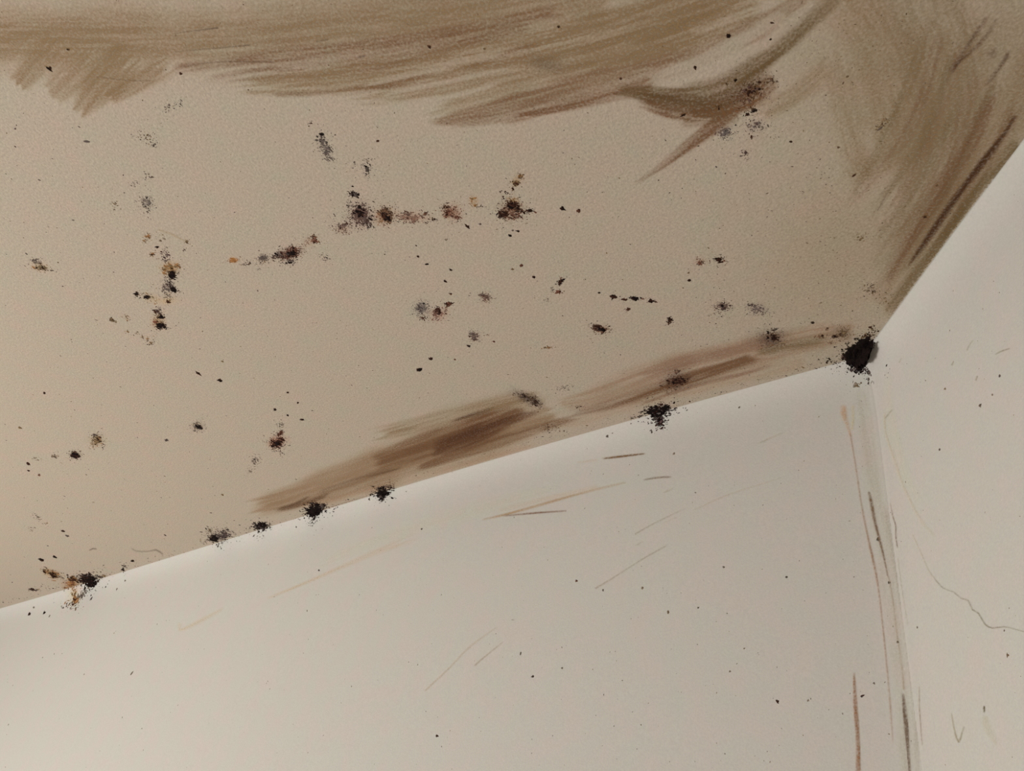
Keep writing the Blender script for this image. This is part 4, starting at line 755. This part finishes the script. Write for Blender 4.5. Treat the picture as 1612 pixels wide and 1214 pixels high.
# ---- isolated spots: position, radii, turn, label
S_ = 'isolated mould spots'
spots = [
    (312, 588, 3.6, 2.2, 8, 'K', 'left one of two lone oval black spots left of centre'),
    (347, 599, 3.6, 2.6, 30, 'K', 'right one of two lone oval black spots left of centre'),
    (65, 881, 3.8, 2.6, 20, 'K', 'oval black spot at far left above the rusty dash, left of two'),
    (86, 877, 4, 2.4, 28, 'K', 'oval black spot at far left above the rusty dash, right of two'),
    (99, 836, 2.6, 2.2, 10, 'N', 'upper one of two brown dots above the oval far left spots'),
    (106, 844, 2.8, 2.0, 30, 'G', 'lower smudged one of two dots above the oval far left spots'),
    (209, 883, 3, 2.4, 30, 'K', 'lone black dot close to the ceiling line left of the tufts'),
    (262, 693, 3, 2.2, 30, 'G', 'lone grey dot left of the solitary round black blot'),
    (433, 645, 2.4, 2.2, 0, 'K', 'black dot above the dark red colony, left of three'),
    (453, 654, 2.8, 2.0, 40, 'K', 'black dot above the dark red colony, middle of three'),
    (476, 661, 3.2, 2.0, 10, 'K', 'black dot above the dark red colony, right of three'),
    (453, 618, 1.7, 1.5, 0, 'N', 'tiny upper speck high above the dark red colony'),
    (469, 634, 1.7, 1.5, 0, 'N', 'tiny lower speck high above the dark red colony'),
    (70, 619, 2.2, 1.8, 30, 'N', 'small dark dot near the left edge, halfway down'),
    (44, 730, 2.8, 1.6, 0, 'N', 'small dark fleck at the left edge, upper of two'),
    (45, 741, 2.2, 1.4, 0, 'N', 'small dark fleck at the left edge, lower of two'),
    (62, 748, 1.5, 2.6, 10, 'R', 'small rust tick right of the left edge flecks'),
    (32, 674, 2.2, 2.0, 0, 'T', 'ochre dot at the very left edge'),
    (350, 779, 2.0, 1.8, 0, 'T', 'faint ochre dot above the soft grey edge tuft'),
    (350, 569, 1.6, 1.5, 0, 'T', 'tiny ochre dot above the lone oval spots'),
    (136, 223, 2.6, 1.5, 50, 'G', 'grey dash on bare ceiling under the upper left smear'),
    (736, 357, 3.8, 2.4, 15, 'K', 'oval dark dot below the round reddish brown colony'),
    (756, 353, 2, 1.6, 0, 'G', 'tiny grey dot right of the oval dark dot'),
    (885, 329, 3.4, 2.6, 0, 'N', 'left one of two dots far right of the long row'),
    (911, 332, 3.2, 2.8, 0, 'R', 'reddish right one of two dots far right of the long row'),
    (803, 371, 2.6, 2.0, -20, 'K', 'dark dot below the end colony, lower left of three'),
    (816, 364, 3, 1.8, 10, 'K', 'dark dot below the end colony, right one of three'),
    (807, 363, 1.8, 1.6, 0, 'G', 'grey dot below the end colony, upper one of three'),
    (829, 352, 4, 1.2, -3, 'L', 'faint grey dash under the end colony'),
    (702, 377, 3, 2.2, 0, 'L', 'pale grey raised dot below the long row'),
    (672, 416, 3.2, 2.2, 5, 'K', 'oval dark dot, uppermost of the dots above the fuzzy grey colony'),
    (658, 404, 2.2, 1.8, 0, 'N', 'small dot up left of the oval dark dot above the grey colony'),
    (701, 443, 2.8, 2.2, 10, 'K', 'black dot straight above the brown curl'),
    (710, 425, 2.4, 2.0, 0, 'N', 'brown dot highest above the brown curl'),
    (710, 463, 2.8, 1.8, 0, 'R', 'reddish dot just above the brown curl'),
    (660, 582, 3.8, 3.2, 20, 'K', 'round black dot above the dark smear, lower of two'),
    (678, 565, 3, 2.6, 0, 'N', 'brown dot above the dark smear, upper of two'),
    (738, 545, 2.2, 1.8, 0, 'N', 'small dot below left of the smoky brown blot'),
    (778, 538, 2.4, 1.8, 0, 'R', 'small reddish dot right of the smoky brown blot'),
    (716, 566, 2.0, 1.8, 0, 'R', 'faint reddish dot between smoky blot and dark smear'),
    (840, 436, 3.6, 2.4, 5, 'N', 'oval brown dot right of centre, largest of three in a slant'),
    (821, 418, 2.4, 2, 0, 'R', 'reddish dot up left of the largest oval brown dot'),
    (807, 424, 3, 1.6, 0, 'T', 'pale ochre fleck left of the oval brown dot'),
    (943, 461, 1.6, 1.6, 0, 'N', 'tiny dot left of the dashed row of dots'),
    (1085, 441, 2.8, 2.2, 0, 'K', 'dark dot below the pale red brown smudge'),
    (1084, 430, 1.4, 1.4, 0, 'T', 'tiny speck just above the dark dot'),
    (1279, 508, 2.6, 3.0, 20, 'K', 'black dot on the ceiling up left of the corner clump'),
    (1146, 56, 2.4, 2.2, 0, 'K', 'black dot at the pale gap in the top smear, upper'),
    (1094, 106, 2.6, 2.2, 20, 'N', 'grey black dot in the pale gap of the top smear, lower'),
    (1215, 36, 1.8, 1.6, 0, 'N', 'small dot at the upper right end of the pale gap'),
    (1213, 62, 3.2, 1.4, -15, 'N', 'dark dash along the curved swipe near the top'),
    (676, 74, 2.2, 2, 0, 'N', 'dark dot on the top smear near the middle, left of two'),
    (763, 77, 1.9, 1.8, 0, 'N', 'dark dot on the top smear near the middle, right of two'),
    (880, 42, 1.9, 1.8, 0, 'N', 'dark dot high on the top smear'),
    (977, 124, 1.8, 1.7, 0, 'N', 'dark dot at the left tip of the curved swipe'),
    (1075, 181, 2.6, 2.2, 0, 'K', 'black dot in the lower band of the curved swipe'),
    (108, 78, 3.4, 2.2, -10, 'N', 'brown dot on the upper left smear'),
    (78, 108, 3, 2.4, 0, 'N', 'purplish brown dot on the upper left smear near the left edge'),
    (285, 116, 3, 1.8, 0, 'N', 'dark fleck where the upper left smear turns pale'),
    (1245, 223, 1.9, 1.9, 0, 'N', 'small dot on bare ceiling right of the bluish patches'),
    (1320, 232, 1.8, 1.7, 0, 'R', 'small reddish dot at the left rim of the scrubbing fan'),
    (1345, 276, 2.0, 1.8, 0, 'N', 'small dark dot at the lower tip of the fan'),
    (1456, 341, 2.8, 3.4, -30, 'N', 'dark oval dot within the fan near the dark line'),
    (1475, 292, 1.8, 1.8, 0, 'N', 'small dot within the fan above the dark oval dot'),
    (595, 222, 1.6, 1.6, 0, 'N', 'tiny dot on bare ceiling below the top smear'),
    # on the walls
    (47, 966, 3.2, 2.4, -40, 'K', 'black dot on the wall at far left, left of two'),
    (70, 965, 2.8, 2.2, -20, 'K', 'black dot on the wall at far left, right of two'),
    (78, 970, 1.6, 1.5, 0, 'G', 'tiny grey dot beside the black wall dots'),
    (53, 956, 1.8, 1.4, 0, 'L', 'faint grey dot above the black wall dots'),
    (184, 927, 2.0, 1.7, -30, 'G', 'grey dot on the wall right of the far left clump'),
    (197, 914, 1.5, 1.8, 0, 'L', 'pale grey dot on the wall just under the ceiling line at left'),
    (502, 898, 1.8, 1.6, 0, 'N', 'dark dot on the wall below the largest tuft'),
    (664, 833, 2.2, 1.6, -10, 'N', 'brown fleck on the wall right of the tan swipe'),
    (956, 687, 4, 2.2, 20, 'N', 'black brown oval dot on the wall below the ceiling line'),
    (964, 682, 2.6, 1.0, -40, 'R', 'thin rust fleck beside the black brown wall dot'),
    (907, 915, 2.8, 2.0, 5, 'R', 'rust dot in the middle of the wall'),
    (839, 1065, 2.2, 2.4, -30, 'N', 'dark dot low in the middle of the wall'),
    (885, 1052, 1.8, 1.5, 0, 'G', 'grey dot low on the wall right of the dark dot'),
    (949, 929, 1.8, 1.6, 0, 'G', 'grey dot at the foot of the faint grey scratch'),
    (1011, 926, 2.2, 1.6, 0, 'T', 'ochre dot right of the faint grey scratch'),
    (1139, 893, 2.4, 1.8, 0, 'G', 'grey dot on the wall left of the drip lines'),
    (1238, 909, 3.0, 1.6, 5, 'N', 'dark fleck on the wall, nearest left of the drip lines'),
    (1224, 1104, 3.4, 1.8, 8, 'N', 'black oval fleck low on the wall near the rust drip'),
    (1272, 1103, 2.2, 1.4, 0, 'T', 'pale ochre fleck left of the rust drip'),
    (1357, 1096, 1.8, 1.6, 0, 'N', 'small dot right of the rust drip tip'),
    (1376, 1076, 2.0, 1.6, 0, 'G', 'grey dot between the rust drip and the drip lines'),
    (1382, 849, 3.2, 2.2, 5, 'K', 'black dot between the two drip lines'),
    (1400, 917, 2.0, 1.8, 0, 'K', 'black dot on the dark drip line'),
    (1414, 1011, 2.0, 1.8, 0, 'K', 'lower black dot on the dark drip line'),
    (1164, 641, 2.6, 1.6, -30, 'G', 'grey fleck on the wall under the ceiling line near the corner'),
    (1061, 714, 1.7, 1.7, 0, 'G', 'tiny grey dot right of the dark brown scratch'),
    (1099, 957, 2.2, 1.6, 40, 'G', 'grey tick on the wall left of centre line of drips'),
    (1149, 1057, 1.6, 1.6, 0, 'G', 'tiny dot low on the wall right of centre'),
    (688, 1159, 2.0, 1.8, 0, 'N', 'dark dot near the bottom edge of the wall'),
    (1052, 964, 2.0, 1.8, 0, 'T', 'ochre dot low right of the rust dot'),
    (1543, 638, 2.8, 2.6, 0, 'G', 'largest grey dot on the right wall'),
    (1479, 708, 2.6, 2.0, -30, 'G', 'grey green dot on the right wall below the largest one'),
    (1574, 592, 2.0, 1.8, 0, 'G', 'small grey dot at the right rim of the right wall'),
    (1562, 622, 1.9, 1.7, 0, 'L', 'pale dot beside the largest grey dot on the right wall'),
    (1444, 988, 1.7, 2.2, 0, 'G', 'grey dot on the right wall next to the corner, low'),
    (1581, 993, 1.8, 2.0, 0, 'G', 'grey dot at the right end of the jagged crack'),
    (1586, 1032, 2.6, 2.4, 0, 'T', 'olive dot at the right rim below the crack'),
    (1488, 612, 2.2, 1.6, 40, 'T', 'olive fleck on the right wall between the ticks'),
]
for (x, y, rx, ry, rot, t, lab) in spots:
    near = {'K': 'KKN', 'N': 'NNK', 'R': 'RRN', 'G': 'GG', 'L': 'L', 'T': 'TT'}[t]
    n = 16
    if where(np.array([float(x)]), np.array([float(y)]))[0][0] > 0: rx, ry = rx*.82, ry*.82; near = near if t == 'K' else {'N': 'NG', 'R': 'RT', 'G': 'GLL', 'L': 'L', 'T': 'TL'}[t]
    mould('mould_spot', lab, [(x, y, rx*.55, ry*.55, rot, n, min(rx, ry)*.52, near, 'solid')], group=S_)

# ---- uncountable pinprick specks
def dust(name, label, n, region, size, tints, seed):
    r = np.random.default_rng(seed)
    px, py = region(r, n)
    k, P = where(px, py)
    org = P.mean(0)
    t = np.array(list(tints))[r.integers(0, len(tints), len(px))]
    rp = size*np.exp(r.normal(0, .35, len(px)))
    me = dome_mesh(name, px, py, rp, t, 1+r.random(len(px))*.8, r.random(len(px))*3.14, org)
    o = link(name, me); o.location = org
    return tag(o, label, 'mould', kind='stuff')
def on_surface(s, sel=None):
    def f(r, n):
        px = r.uniform(-150, 1760, n*6); py = r.uniform(-120, 1330, n*6)
        k, _ = where(px, py); m = k == s
        if sel is not None: m &= r.random(len(px)) < sel(px, py)
        return px[m][:n], py[m][:n]
    return f
def ceiling_specks(r, n):
    a = on_surface(0)(r, 1500)
    b = on_surface(0, lambda x, y: np.clip(np.exp(-((x-1330)/210)**2)*0.9*(y > 20) + .5*np.exp(-((x-1140)/90)**2-((y-500)/60)**2), 0, 1))(r, 1500)
    u = r.random(420); t = np.linspace(0, 1, len(EA))
    c = (np.interp(u, t, EA[:, 0]), np.interp(u, t, EA[:, 1]) - 2 - np.abs(r.normal(0, 6, 420)))
    return np.concatenate([a[0], b[0], c[0]]), np.concatenate([a[1], b[1], c[1]])
dust('mould_specks', 'tiny pinprick mould specks scattered over the ceiling, denser towards the corner', 0, ceiling_specks, .66, 'LTTGN', 1)
dust('mould_specks', 'tiny pinprick specks scattered over the long wall', 480, on_surface(1), .55, 'LLLT', 3)
dust('mould_specks', 'tiny pinprick specks scattered over the right wall', 150, on_surface(2), .62, 'LLT', 4)
